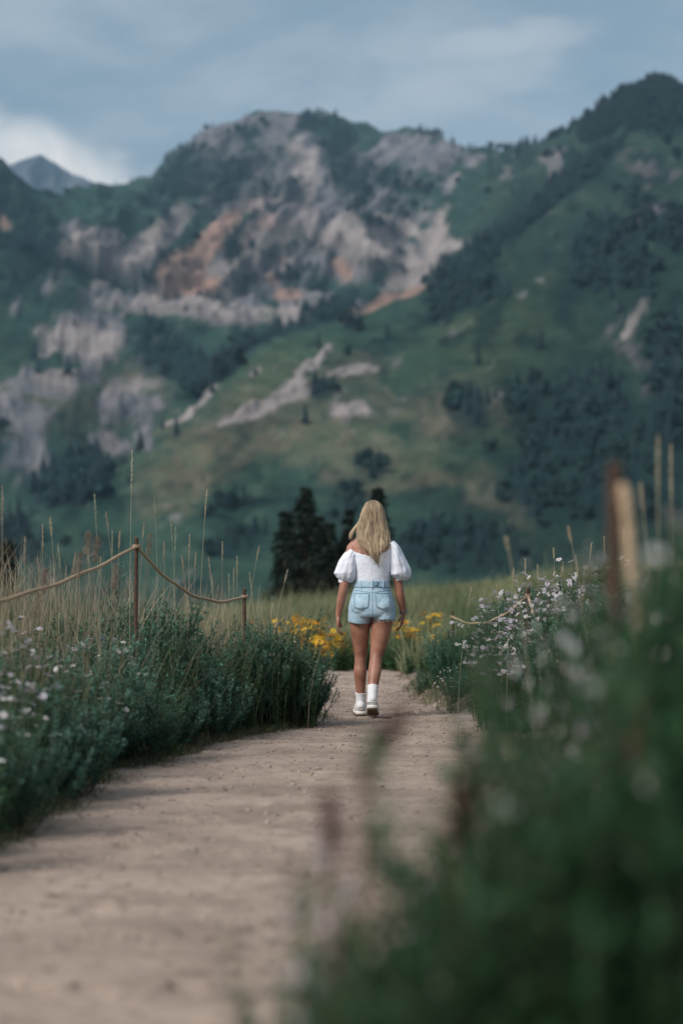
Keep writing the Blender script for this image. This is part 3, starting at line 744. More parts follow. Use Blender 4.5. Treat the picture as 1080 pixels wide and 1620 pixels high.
# ---- broad lance-leaved plant
def herb_meshes(seed, stems=16, leaves=26, L=(0.05, 0.10), W=0.018, H=(0.5, 0.8), spread=0.5, c0=(0.030, 0.090, 0.036), c1=(0.080, 0.175, 0.070)):
    rng = np.random.default_rng(seed); sb = MB(); lb = MB(); tips = []
    c0 = np.array(c0); c1 = np.array(c1)
    for k in range(stems):
        az = rng.uniform(0, 6.283); tilt = rng.uniform(0.03, spread); H_ = rng.uniform(*H)
        P = stem_path([rng.normal() * .05, rng.normal() * .05, 0], az, tilt, H_, rng, 8, 0.4)
        sb.tube(P, np.linspace(0.0038, 0.0014, 8), np.array([0.07, 0.085, 0.045]) * rng.uniform(.7, 1.2), 3)
        t = rng.uniform(.08, .97, leaves); p, T = on_path(P, t)
        a = rng.uniform(0, 6.283, leaves); rad = perp(T, a)
        D = T * rng.uniform(.2, .8, (leaves, 1)) + rad
        sz = (1.15 - .7 * t)
        c = (c0 + (c1 - c0) * rng.random((leaves, 1))) * rng.uniform(.8, 1.2, (leaves, 1))
        lb.leaves(p, D, rng.uniform(*L, leaves) * sz, W * rng.uniform(.7, 1.3, leaves) * sz, c, droop=.2)
        tips.append((P[-1], P[-1] - P[-2]))
    return sb.mesh('stems'), lb.mesh('foliage'), tips

def flower_mesh(name, rays, r, petal, centre, cr, w, cup=0.15):
    rng = np.random.default_rng(3); mb = MB()
    a = np.arange(rays) / rays * 6.283 + rng.normal(size=rays) * .06
    D = np.stack([np.cos(a), np.sin(a), np.full(rays, cup) + rng.normal(size=rays) * .12], 1)
    mb.leaves(D * cr * .6, D, r * rng.uniform(.85, 1.1, rays), w, np.array(petal) * rng.uniform(.85, 1.1, (rays, 1)), nref=np.tile([0, 0, 1.0], (rays, 1)), droop=.08)
    k = 8; b = np.arange(k) / k * 6.283
    ring = np.stack([np.cos(b) * cr, np.sin(b) * cr, 0 * b], 1); ring2 = ring * .6 + [0, 0, cr * .45]
    V = np.vstack([ring, ring2, [[0, 0, cr * .6]]])
    mb.add(V, np.array(centre), f3=[[k + i, k + (i + 1) % k, 2 * k] for i in range(k)], f4=[[i, (i + 1) % k, k + (i + 1) % k, k + i] for i in range(k)])
    me = mb.mesh(name); me.materials.append(PETAL); return me

ASTER = flower_mesh('flower_head', 15, 0.0112, (0.74, 0.74, 0.78), (0.50, 0.36, 0.09), 0.0055, 0.0062)
ASTER_L = flower_mesh('flower_head', 15, 0.0135, (0.64, 0.62, 0.74), (0.50, 0.36, 0.09), 0.0055, 0.0062)
YELLOW = flower_mesh('flower_head', 12, 0.030, (0.80, 0.47, 0.03), (0.30, 0.15, 0.03), 0.011, 0.017)

class Kind:
    """one species: shared meshes of its variants, placed as individuals"""
    def __init__(s, name, variants, cat, flower=None, heads=None):
        s.name = name; s.v = variants; s.cat = cat; s.flower = flower; s.k = 0
    def place(s, X, Y, h, label, group=None, z=None, rng=RNG, var=None, flat=1.0, heads=None):
        v = s.v[rng.integers(len(s.v)) if var is None else var]
        zz = ground_z(X, Y) - 0.02 if z is None else z
        e = empty(s.name, (X, Y, float(zz)), rng.uniform(0, 6.283), 1.0)
        f = h / v['h']; e.scale = (f * flat, f * flat, f)
        tag(e, label, s.cat, group)
        link('stems', v['stems'], parent=e); link('foliage', v['foliage'], parent=e)
        if v.get('heads'):
            fl = s.flower if not isinstance(s.flower, list) else s.flower[rng.integers(len(s.flower))]
            for (p, d, sc) in v['heads'][:heads]:
                o = link('flower_head', fl, parent=e); o.location = p
                q = Vector(d).to_track_quat('Z', 'Y'); o.rotation_mode = 'QUATERNION'; o.rotation_quaternion = q
                k = sc / max(f, .3); o.scale = (k, k, k)
        return e

def mk_bush(seed, **kw):
    s, f = bush_meshes(seed, **kw); s.materials.append(LEAF); f.materials.append(LEAF)
    zs = np.empty(len(f.vertices) * 3, np.float32); f.vertices.foreach_get('co', zs)
    return dict(stems=s, foliage=f, h=float(np.percentile(zs.reshape(-1, 3)[:, 2], 99.3)))
def mk_herb(seed, nheads=0, clus=3, cs=.03, hs=(.8, 1.2), **kw):
    s, f, tips = herb_meshes(seed, **kw); s.materials.append(LEAF); f.materials.append(LEAF)
    rng = np.random.default_rng(seed + 500); heads = []
    zs = np.empty(len(f.vertices) * 3, np.float32); f.vertices.foreach_get('co', zs)
    for k in range(nheads):
        p, d = tips[k % len(tips)]; d = d / np.linalg.norm(d)
        off = rng.normal(size=3) * cs * (1 if k >= len(tips) else .2); off[2] = abs(off[2]) * .3 - .01
        dd = d * .6 + rng.normal(size=3) * .45 + np.array([0, -.25, .5])
        heads.append((tuple(p + off), tuple(dd), rng.uniform(*hs)))
    return dict(stems=s, foliage=f, h=float(np.percentile(zs.reshape(-1, 3)[:, 2], 99)), heads=heads)

SAGE = Kind('narrow_leaved_bush', [mk_bush(20 + i) for i in range(5)], 'bush')
SAGE_BIG = Kind('narrow_leaved_bush', [mk_bush(40 + i, stems=80, dens=80) for i in range(2)], 'bush')
AST = Kind('aster_plant', [mk_herb(60 + i, nheads=20, cs=.035, stems=10, leaves=30, L=(.03, .06), W=.010) for i in range(4)], 'flower', [ASTER, ASTER, ASTER_L])
AST_R = Kind('aster_plant', [mk_herb(70 + i, nheads=34, cs=.04, hs=(1.15, 1.5), stems=12, leaves=30, L=(.03, .06), W=.010) for i in range(4)], 'flower', [ASTER, ASTER_L, ASTER_L])
HERB = Kind('leafy_herb', [mk_herb(80 + i, stems=20, leaves=34) for i in range(4)], 'plant')
YEL = Kind('yellow_flower', [mk_herb(100 + i, nheads=22, cs=.07, hs=(.9, 1.3), stems=14, leaves=18, L=(.06, .12), W=.03, H=(.22, .6), c0=(.04, .085, .04), c1=(.07, .13, .05)) for i in range(3)], 'flower', YELLOW)

NEAR_BUSH = Kind('narrow_leaved_bush', [mk_bush(130 + i, base=(.015, .055, .024), tip=(.046, .135, .064), leafL=(.025, .055), leafW=.009) for i in range(3)], 'bush')  # leaf greens darkened to paint in the shade on the near plants
NEAR_HERB = Kind('leafy_herb', [mk_herb(140 + i, stems=20, leaves=34, c0=(.014, .054, .018), c1=(.046, .130, .044)) for i in range(3)], 'plant')  # shade painted into the leaf colours here too, over a greener tone
NEAR_AST = Kind('aster_plant', [mk_herb(150 + i, nheads=20, cs=.05, hs=(.9, 1.25), stems=12, leaves=34, L=(.04, .08), W=.014, c0=(.014, .042, .018), c1=(.036, .088, .035)) for i in range(3)], 'flower', [ASTER, ASTER_L])  # leaves carry the same painted shade; flower heads keep their own colour

def px_of(X, Y): return 540 + X / Y * FPX
def ztop(py, Y): return CAMH + (HOR - py) / FPX * Y

def left_thicket():
    rng = np.random.default_rng(31)
    TL = [(-200, 1000), (0, 990), (120, 982), (200, 968), (300, 955), (380, 978), (430, 1000), (480, 1020), (525, 1060)]
    # the sharp bushes at the end of the thicket
    for X, Y, py, fl, lab in ((-0.42, 17.5, 985, 1.05, 'large sharp grey-green narrow-leaved bush at the corner of the path'),
                              (-0.26, 17.6, 1030, 1.05, 'low narrow-leaved bush leaning over the path edge left of the walker'),
                              (-0.66, 17.2, 990, 1.0, 'narrow-leaved bush just under the far rope post on the left'),
                              (-0.60, 17.9, 985, .9, 'narrow-leaved bush behind the corner bush, beside the far rope post')):
        SAGE_BIG.place(X, Y, ztop(py, Y) - float(ground_z(X, Y)), lab, rng=rng, flat=fl)
    pts = []
    for row, (dlo, dhi, n, fac) in enumerate(((0.05, 0.30, 30, .62), (0.25, 0.6, 30, .86), (0.55, 1.2, 34, 1.0))):
        for k in range(n):
            Y = 8.6 + (17.6 - 8.6) * (k + rng.uniform(.1, .9)) / n
            X = float(xl(Y)) - rng.uniform(dlo, dhi)
            pts.append((X, Y, row, fac))
    for X, Y, row, fac in pts:
        p = px_of(X, Y)
        if X > float(xl(Y)) - .05: continue
        if p < -130 or p > 470: continue
        t = float(np.interp(p, *np.array(TL).T)); g = float(ground_z(X, Y))
        h = np.clip((ztop(t, Y) - g) * fac * rng.uniform(.62, 1.14), .24, 1.0)
        zone = 0 if Y < 12 else (1 if Y < 15 else 2)
        if zone == 0 and row < 2 and rng.random() < .45 or (zone == 1 and rng.random() < .10):
            AST.place(X, Y, h, ('blurred white-flowered aster plant at the left edge of the picture beside the path' if zone == 0 else 'white-flowered aster plant among the bushes under the near rope post'), ('white asters at the near left edge' if zone == 0 else 'white asters under the near rope post'), rng=rng, flat=1.25)
        elif rng.random() < .36:
            HERB.place(X, Y, h, 'leafy green herb in the thicket left of the path, ' + ('nearest the viewer' if zone == 0 else ('under the near rope post' if zone == 1 else 'towards the far rope post')), 'leafy herbs of the left thicket, ' + ('near' if zone == 0 else ('middle' if zone == 1 else 'far')), rng=rng, flat=1.2)
        else:
            lab = ('blurred dark narrow-leaved bush at the left picture edge', 'grey-green narrow-leaved bush near the first left rope post', 'grey-green narrow-leaved bush between the left rope posts')[zone]
            lab = ('low ', '', 'tall ')[row] + lab + (', at the path edge', ', in the second row', ', before the dry grass')[row]
            SAGE.place(X, Y, h, lab, ('bushes at the near left edge', 'bushes round the near rope post', 'bushes between the left rope posts')[zone] + (', front', ', middle', ', back')[row], rng=rng, flat=1.25)
    # extra asters set where the photograph shows white heads on the near left
    for px, py, Y in ((60, 1030, 10.3), (140, 1020, 10.8), (30, 1060, 9.9), (110, 1090, 10.2), (160, 1080, 11.2), (75, 1150, 9.8), (150, 1140, 10.5), (250, 1035, 11.6)):
        P = at(px, py, Y); P[0] = min(P[0], float(xl(Y)) - .15); g = float(ground_z(P[0], Y))
        AST.place(P[0], Y, max(.3, P[2] - g), 'blurred white-flowered aster plant at the left edge of the picture beside the path', 'white asters at the near left edge', rng=rng, flat=1.0)
    # the few white daisies in focus in the corner bush
    for px, py, Y in ((462, 1010, 17.3), (492, 1040, 17.3), (440, 1035, 17.0)):
        P = at(px, py, Y); g = float(ground_z(P[0], Y))
        AST.place(P[0], Y, P[2] - g, 'thin aster with a few small white heads inside the corner bush', 'asters in the corner bush', rng=rng, flat=.5, heads=4)

def right_bank():
    rng = np.random.default_rng(37)
    TR = [(640, 1060), (680, 1020), (720, 1000), (760, 985), (800, 945), (850, 915), (900, 905), (960, 890), (1100, 860)]
    for k in range(44):
        Y = rng.uniform(15.5, 23.5); d = rng.uniform(.02, 1.5)
        X = float(xr(Y)) + .05 + d; p = px_of(X, Y)
        if p > 1010 or p < 640: continue
        t = float(np.interp(p, *np.array(TR).T)); g = float(ground_z(X, Y))
        h = np.clip((ztop(t, Y) - g) * rng.uniform(.75, 1.02), .18, .85) * (0.55 + .45 * sstep(0, .5, d))
        far = Y > 19.5
        if not far and rng.random() < .5 and d > .12:
            AST_R.place(X, Y, h, 'pale lilac aster plant in bloom on the bank right of the walker', 'asters on the right bank', rng=rng, flat=1.1)
        elif rng.random() < .5:
            SAGE.place(X, Y, h, 'green narrow-leaved bush on the right bank ' + ('beyond the sagging rope' if far else 'among the pale asters'), 'bushes on the right bank, ' + ('far' if far else 'near'), rng=rng, flat=1.2)
        else:
            HERB.place(X, Y, h, 'leafy green herb on the right bank ' + ('beyond the sagging rope' if far else 'among the pale asters'), 'herbs on the right bank, ' + ('far' if far else 'near'), rng=rng, flat=1.2)
    spots = [(790, 960, 17.8), (820, 950, 17.4), (850, 930, 16.8), (880, 925, 16.4), (905, 930, 16.2), (930, 920, 15.8), (870, 975, 16.6), (835, 985, 16.8), (800, 1000, 17.2), (775, 1015, 17.0), (790, 1040, 16.8),
             (760, 1000, 18.2), (815, 965, 17.0), (845, 955, 16.4), (895, 950, 16.0), (870, 945, 16.2), (825, 1010, 16.6), (780, 985, 17.6), (860, 1015, 16.2), (885, 1040, 15.4), (905, 985, 15.6), (945, 945, 15.0)]
    for px, py, Y in spots:
        P = at(px, py - 8, Y); g = float(ground_z(P[0], Y))
        AST_R.place(P[0], Y, max(.22, P[2] - g), 'pale lilac aster plant in bloom on the bank right of the walker', 'asters on the right bank', rng=rng, flat=.9)
    for px, py, Y, lab in ((712, 990, 21.6, 'green bush hiding the foot of the farthest small stake'), (728, 1000, 21.0, 'green bush right before the farthest small stake'), (700, 1005, 21.2, 'green bush left of the farthest small stake')):
        P = at(px, py, Y); SAGE.place(P[0], Y, P[2] - float(ground_z(P[0], Y)), lab, rng=rng, flat=1.2)
    for k in range(26):                                     # green tangle that swallows the rope
        Y = rng.uniform(14.0, 18.6); X = float(xr(Y)) + rng.uniform(.12, .9); p = px_of(X, Y); t = float(np.interp(p, *np.array(TR).T)); g = float(ground_z(X, Y))
        h = np.clip((ztop(t + 30, Y) - g) * rng.uniform(.8, 1.05), .2, .8)
        (HERB if rng.random() < .5 else SAGE).place(X, Y, h, 'green leafy plant in the tangle round the short stake on the right bank', 'tangle round the short stake', rng=rng, flat=1.1)
    for px, py, Y in ((708, 1048, 19.6), (716, 1070, 19.2), (695, 1068, 19.6)):
        P = at(px, py, Y); g = float(ground_z(P[0], Y))
        AST.place(P[0], Y, max(.2, P[2] - g), 'small clump of white asters at the path edge close right of the walker', 'white asters at the path edge', rng=rng, flat=.7, heads=12)

def yellow_flowers():
    rng = np.random.default_rng(41)
    for (x0, x1, y0, y1, n, side) in ((436, 548, 985, 1035, 22, 'left'), (622, 662, 1008, 1045, 4, 'right'), (670, 698, 972, 1000, 2, 'right')):
        for k in range(n):
            px = x0 + (x1 - x0) * (k + rng.uniform(.1, .9)) / n; Y = rng.uniform(28.2, 33); py = rng.uniform(y0 - 8, y1 + 8)
            X = (px - 540) / FPX * Y; g = float(ground_z(X, Y))
            if xl(Y) - .02 < X < xr(Y) + .02 and Y < 27.2: Y = 28.2; X = (px - 540) / FPX * Y; g = float(ground_z(X, Y))
            YEL.place(X, Y, np.clip(ztop(py, Y) - g, .25, .75), f'bright yellow flowering plant behind the walker\'s {side} leg' if False else f'bright yellow flowering plant beyond the bend, {side} of the walker', f'yellow flowers {side} of the walker', rng=rng, flat=1.2)
    for k in range(16):
        px = 530 + 130 * (k + rng.random()) / 16; Y = rng.uniform(27.6, 30); X = (px - 540) / FPX * Y
        HERB.place(X, Y, rng.uniform(.3, .5), 'dark leafy herb across the bend of the path behind the walker', 'herbs behind the walker', rng=rng, flat=1.3)
    for k in range(8):
        px = 640 + 140 * (k + rng.random()) / 8; Y = rng.uniform(23, 28); X = (px - 540) / FPX * Y
        HERB.place(X, Y, rng.uniform(.3, .5), 'leafy herb beyond the rope on the right, near the yellow flowers', 'herbs near the yellow flowers', rng=rng, flat=1.3)

def near_right():
    """the big out-of-focus plants close to the camera"""
    rng = np.random.default_rng(43)
    TN = [(430, 1640), (470, 1500), (500, 1430), (560, 1390), (640, 1340), (740, 1350), (800, 1260), (850, 1160), (885, 1080), (920, 1000), (960, 930), (1010, 900), (1080, 860), (1300, 800)]
    n = 96
    for k in range(n):
        Y = rng.uniform(2.6, 7.5) if k < 72 else rng.uniform(7.5, 13)
        p = (470 if Y < 5 else (740 if Y < 7.5 else 925)) + rng.random() ** .9 * 700
        X = (p - 540) / FPX * Y
        if X < xr(Y) - .35: continue
        far_ = Y > 5.5
        t = float(np.interp(p - 120 / Y ** .5 - (40 if far_ else 0), *np.array(TN).T)) + rng.uniform(-10, 60); g = float(ground_z(X, Y))
        h = ztop(t, Y) - g
        if h < .2: continue
        h = min(h, 1.25)
        far = Y > 7.5
        r = rng.random()
        pos = 'at the lower right corner' if p < 760 and not far else ('at the right edge' if not far else 'on the right bank beyond the near plants')
        if r < .40:
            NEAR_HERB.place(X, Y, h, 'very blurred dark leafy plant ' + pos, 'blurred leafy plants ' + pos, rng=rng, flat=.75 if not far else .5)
        elif r < .75:
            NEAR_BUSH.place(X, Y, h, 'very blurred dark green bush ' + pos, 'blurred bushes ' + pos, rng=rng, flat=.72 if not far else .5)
        else:
            NEAR_AST.place(X, Y, h, 'very blurred aster plant with pale heads ' + pos, 'blurred asters ' + pos, rng=rng, flat=.8, heads=12)
    for i, (px, py, Y) in enumerate(((500, 1475, 3.1), (545, 1440, 3.2), (605, 1400, 3.3), (470, 1570, 2.9), (560, 1500, 3.0), (650, 1375, 3.4), (520, 1560, 2.9), (700, 1330, 3.5), (440, 1640, 2.8))):
        P = at(px, py, Y); g = float(ground_z(P[0], Y)); h = P[2] - g
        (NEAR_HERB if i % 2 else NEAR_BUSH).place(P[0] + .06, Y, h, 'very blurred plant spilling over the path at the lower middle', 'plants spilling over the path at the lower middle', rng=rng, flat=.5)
    for px, py, Y in ((590, 1345, 3.3), (515, 1420, 3.2), (560, 1385, 3.2), (750, 1495, 3.0)):
        P = at(px, py, Y); g = float(ground_z(P[0], Y))
        NEAR_AST.place(P[0], Y, P[2] - g, 'very blurred lilac aster nearest the viewer at the lower middle', 'nearest lilac asters', rng=rng, flat=.35, heads=14)

def near_mauve():
    rng = np.random.default_rng(44)
    for px, py, Y in ((880, 990, 5.2), (905, 960, 5.6), (930, 1010, 4.8), (950, 950, 5.4), (985, 990, 4.6), (900, 1050, 4.6), (1000, 930, 5.8), (1030, 1020, 4.4), (960, 1080, 4.3), (870, 1075, 5.0), (1050, 950, 5.0), (830, 1120, 4.8)):
        P = at(px, py, Y); g = float(ground_z(P[0], Y))
        NEAR_AST.place(P[0], Y, P[2] - g, 'blurred mauve aster in the soft flower haze at the right edge', 'mauve asters of the right foreground', rng=rng, flat=.35, heads=20)

def dock_stalk(px0, py0, px1, py1, Y, label, rng):
    """reddish dock stalk with a dense seed spike"""
    a = at(px0, py0, Y); b = at(px1, py1, Y); g = float(ground_z(a[0], Y))
    d = b - a; root = np.array([a[0] - d[0] * .3, Y, g]); mb = MB(); sb = MB()
    P = np.stack([root + (a - root) * t for t in np.linspace(0, 1, 6)] + [a + d * t for t in np.linspace(.1, 1, 8)]) - root
    sb.tube(P, np.linspace(.005, .002, len(P)), np.array([.16, .08, .06]), 4)
    n = 1300; t = rng.random(n) ** .9; p = (a - root) + d[None] * t[:, None]
    rad = rng.normal(size=(n, 3)); rad /= np.linalg.norm(rad, axis=1, keepdims=True)
    w = np.linalg.norm(d) * .13 * (1.1 - .75 * t)
    mb.leaves(p + rad * (w * rng.random(n))[:, None], rad + [0, 0, .4], rng.uniform(.006, .011, n), rng.uniform(.005, .009, n), np.array([.20, .085, .075]) * rng.uniform(.6, 1.4, (n, 1)))
    e = empty('dock_stalk', tuple(root)); tag(e, label, 'plant', 'dock stalks leaning over the path')
    sm = sb.mesh('stem'); link('stem', sm, LEAF, e); link('seed_head', mb.mesh('seed_head'), LEAF, e)

def dock():
    rng = np.random.default_rng(47)
    dock_stalk(575, 1225, 640, 1120, 2.9, 'blurred reddish dock seed stalk leaning right in the middle of the path view', rng)
    dock_stalk(720, 1330, 745, 1205, 3.0, 'blurred reddish dock seed stalk upright before the right plants', rng)
    dock_stalk(528, 1340, 520, 1255, 3.0, 'short blurred brownish dock seed stalk above the lilac asters', rng)
    dock_stalk(1000, 1250, 1010, 1130, 3.2, 'very blurred brownish dock stalk deep in the right plants', rng)

left_thicket(); right_bank(); yellow_flowers(); near_right(); near_mauve(); dock()

# ---------------------------------------------------------------- grasses
def blade_cols(n, rng, a, b):
    a = np.array(a); b = np.array(b)
    f = rng.random((n, 1)); return (a + (b - a) * f) * rng.uniform(.75, 1.2, (n, 1))

def grasses():
    rng = np.random.default_rng(53)
    def scatter(name, label, n, yr, side, dr, h, w, lean, ca, cb, ca1, cb1, keep=None, hvar=None):
        Y = rng.uniform(*yr, n); d = rng.uniform(*dr, n)
        X = xl(Y) - d if side == 'l' else xr(Y) + d
        p = px_of(X, np.maximum(Y, .5)); k = (p > -160) & (p < 1240)
        if keep is not None: k &= keep(X, Y, p, d)
        X, Y, d = X[k], Y[k], d[k]; m = len(X)
        H = rng.uniform(*h, m)
        if hvar is not None: H = H * hvar(X, Y)
        mb = MB()
        mb.blades(np.stack([X, Y, ground_z(X, Y) - .01], 1), H, rng.normal(size=(m, 2)) * lean * H[:, None], rng.uniform(*w, m), blade_cols(m, rng, ca, cb), blade_cols(m, rng, ca1, cb1))
        tag(link(name, mb.mesh(name), STRAW), label, 'grass', kind='stuff')
    clump = lambda X, Y, p, d: fbm(X * 2.2, Y * 2.2, 131, 3) > .45
    # tall dry grass behind the left thicket
    scatter('tall_dry_grass', 'tall dry straw-coloured grass behind the left thicket and rope', 9000, (10, 22), 'l', (.3, 4.2), (.45, 1.05), (.003, .006), .22,
            (.10, .10, .05), (.16, .14, .08), (.36, .30, .21), (.50, .42, .32), keep=clump)
    scatter('green_grass', 'green grass growing through the left thicket', 11000, (8, 22), 'l', (.1, 3.0), (.35, .78), (.003, .006), .28,
            (.04, .08, .04), (.07, .11, .05), (.10, .15, .08), (.26, .25, .15))
    scatter('verge_grass', 'short dry grass and moss along the left edge of the path', 60000, (7.0, 19), 'l', (-.16, .6), (.02, .085), (.002, .005), .7,
            (.05, .065, .03), (.10, .095, .05), (.08, .10, .05), (.22, .20, .12), keep=lambda X, Y, p, d: (rng.random(len(X)) < sstep(-.18, .15, d)) & (fbm(X * 5, Y * 5, 137, 3) + d > .40))
    scatter('bank_grass', 'short green and dry grass on the edge of the right bank', 20000, (12, 24), 'r', (-.06, .9), (.03, .13), (.002, .005), .6,
            (.05, .075, .035), (.10, .10, .05), (.09, .13, .06), (.24, .22, .13), keep=lambda X, Y, p, d: (rng.random(len(X)) < sstep(-.1, .16, d)) & (fbm(X * 4, Y * 4, 139, 3) + d * .6 > .42))
    scatter('bank_tall_grass', 'taller pale grass blades rising behind the asters on the right bank', 2600, (14, 25), 'r', (.5, 4.5), (.4, .72), (.003, .006), .25,
            (.07, .09, .04), (.12, .12, .06), (.25, .25, .15), (.36, .32, .22), keep=clump)
    # the open meadow up to its brow
    n = 90000
    Y = 27 + 40 * rng.random(n) ** 1.25; X = rng.uniform(-.17, .17, n) * Y + 0.0
    k = ~((X > xl(Y) - .05) & (X < xr(Y) + .05) & (Y < 33)); X, Y = X[k], Y[k]; m = len(X)
    cl = fbm(X * .8, Y * .35, 141, 4)
    H = rng.uniform(.12, .34, m) * (.3 + 1.5 * cl ** 1.3) * np.where(rng.random(m) < .06, 1.9, 1.0)
    mb = MB(); ca = blade_cols(m, rng, (.11, .14, .07), (.19, .21, .11)); cb = blade_cols(m, rng, (.19, .225, .115), (.33, .34, .20))
    f = sstep(.38, .62, fbm(X * 1.3, Y * .5, 143, 4))[:, None]; cb = cb * (1 - f * .5); ca = ca * (1 - f * .3)
    mb.blades(np.stack([X, Y, ground_z(X, Y) - .01], 1), H, rng.normal(size=(m, 2)) * .3 * H[:, None], rng.uniform(.006, .014, m), ca, cb)
    tag(link('meadow_grass', mb.mesh('meadow_grass'), STRAW), 'pale green meadow grass up to the brow behind the walker', 'grass', kind='stuff')
grasses()

def stalk(px, py, Y, X0=None, label='', group=None, head=0.16, rng=RNG, lean=0.0, r=.0022, c=(.44, .39, .28), sway=.0):
    """one tall grass stalk with its spike-like seed head, tip seen at (px, py)"""
    for _ in range(90):
        if px > 430 or (px - 540) / FPX * Y + max(lean, 0) < float(xl(Y)) - .50: break
        Y += .1
    tip = at(px, py, Y); x = tip[0] + lean
    if px < 431: x = min(x, float(xl(Y)) - .4)
    g = float(ground_z(x, Y)); L = tip[2] - g
    t = np.linspace(0, 1, 14); bend = t ** 2.2
    P = np.stack([x + (tip[0] - x) * bend, Y + sway * bend, g + L * t], 1)
    e = empty('grass_stalk', (x, Y, g)); tag(e, label, 'grass', group)
    o = np.array([x, Y, g]); sb = MB(); hb = MB()
    sb.tube(P - o, np.linspace(r, r * .5, 14), np.array(c) * .8, 4)
    n = 150; tt = 1 - head * rng.random(n) / max(L, .3) * 1.0; p, T = on_path(P - o, np.clip(tt, 0, .999))
    rad = perp(T, rng.uniform(0, 6.283, n)); wd = .006 * np.sin(np.clip((1 - tt) * max(L, .3) / head, 0.02, 1) * 2.9 + .2)
    hb.leaves(p + rad * (wd * rng.random(n))[:, None], T + rad * .35, rng.uniform(.008, .016, n), rng.uniform(.002, .004, n), np.array(c) * rng.uniform(.75, 1.25, (n, 1)))
    link('stem', sb.mesh('stem'), STRAW, e); link('seed_head', hb.mesh('seed_head'), STRAW, e)

def stalks():
    rng = np.random.default_rng(59)
    uniq = [(205, 710, 13.2, 'tallest straight grass stalk rising behind the near rope post', .26, 0, .2),
            (325, 772, 14.6, 'tall grass stalk in the gap between the left rope posts', .2, -.05, .2),
            (4, 770, 11.2, 'tall pale grass stalk at the very left edge', .2, 0, .0),
            (410, 865, 18.3, 'thin bent grass stalk leaning right above the far rope post', .12, -.12, 0),
            (455, 902, 18.1, 'bent dry grass stalk leaning right over the corner bush', .1, -.14, 0),
            (523, 990, 17.2, 'dry bent grass stalk sticking out of the corner bush towards the walker', .05, -.16, 0),
            (1060, 705, 8.6, 'tall pale blurred grass stalk at the right edge', .2, .01, 0),
            (1040, 690, 7.8, 'second blurred grass stalk at the right edge, left of the tallest', .2, .0, 0),
            (1012, 765, 8.2, 'blurred greenish grass stalk right of the rusty stake', .1, .06, 0),
            (800, 852, 9.0, 'blurred pale grass blade leaning left over the right bank', .05, .12, 0),
            (898, 834, 11.5, 'thin grass stalk leaning left before the dark right slope', .08, .12, 0),
            (985, 838, 12.0, 'short thin grass stalk right beside the rusty stake', .08, .03, 0)]
    for px, py, Y, lab, hd, ln, sw in uniq:
        stalk(px, py, Y, label=lab, head=hd, lean=ln, sway=sw, rng=rng, r=.0034 if Y < 9.5 else .0024)
    for px, py in ((150, 783), (168, 815), (178, 842), (245, 788), (270, 818), (278, 838), (300, 848), (80, 822), (40, 850), (68, 832), (92, 862), (120, 872), (60, 880), (140, 862), (352, 862), (375, 880), (335, 905), (362, 912),
                   (395, 905), (310, 872), (288, 880), (228, 828), (190, 838), (25, 905), (105, 900), (160, 880), (345, 930), (370, 900), (330, 880), (260, 858)):
        stalk(px, py + rng.uniform(-4, 4), rng.uniform(12.5, 17.5), label='tall dry grass stalk with a slim seed head behind the left rope', group='dry grass stalks behind the left rope', head=rng.uniform(.1, .22), lean=rng.normal() * .05, rng=rng,
              c=(.44 * rng.uniform(.8, 1.15), .38, .28))
    for px, py in ((830, 885), (850, 895), (875, 868), (910, 880), (935, 860), (785, 925), (745, 930), (955, 850), (812, 900), (890, 890), (925, 895)):
        stalk(px, py, rng.uniform(14, 18), label='thin pale grass stalk rising above the asters on the right bank', group='grass stalks above the right asters', head=rng.uniform(.06, .14), lean=rng.normal() * .05, rng=rng)
    # feathery brown plumes among them
    for px, py, Y, lab in ((72, 900, 12.2, 'feathery pinkish grass plume at the far left'), (155, 850, 12.6, 'feathery pinkish grass plume, left of the near rope post'), (60, 940, 12.4, 'low feathery plume under the rope at the far left'), (140, 840, 12.8, 'pair plume standing close beside the pinkish one left of the post'),
                           (128, 876, 12.5, 'drooping brown plume midway along the left rope'), (185, 895, 12.9, 'dark brown plume just below the rope left of the post'), (238, 845, 15.6, 'pinkish plume leaning right over the top of the near rope post')):
        tip = at(px, py, Y); g = float(ground_z(tip[0], Y)); e = empty('grass_plume', (tip[0], Y, g)); tag(e, lab, 'grass')
        sb = MB(); hb = MB(); L = tip[2] - g; ln = rng.uniform(.02, .06)
        t = np.linspace(0, 1, 12); P = np.stack([ln * (t ** 3 - 1), 0 * t, L * t], 1)
        sb.tube(P, np.linspace(.0024, .001, 12), np.array([.22, .18, .12]), 4)
        n = 330; tt = 1 - .13 * rng.random(n) / L; p, T = on_path(P, np.clip(tt, 0, .999)); rad = perp(T, rng.uniform(0, 6.283, n))
        hb.leaves(p + rad * (.022 * rng.random(n) * (.3 + np.abs(np.sin(tt * 60))))[:, None], T + rad * .6 + [.3, 0, -.1], rng.uniform(.008, .018, n), rng.uniform(.002, .004, n), np.array([.30, .235, .175]) * rng.uniform(.6, 1.3, (n, 1)))
        link('stem', sb.mesh('stem'), STRAW, e); link('seed_head', hb.mesh('seed_head'), STRAW, e)
stalks()

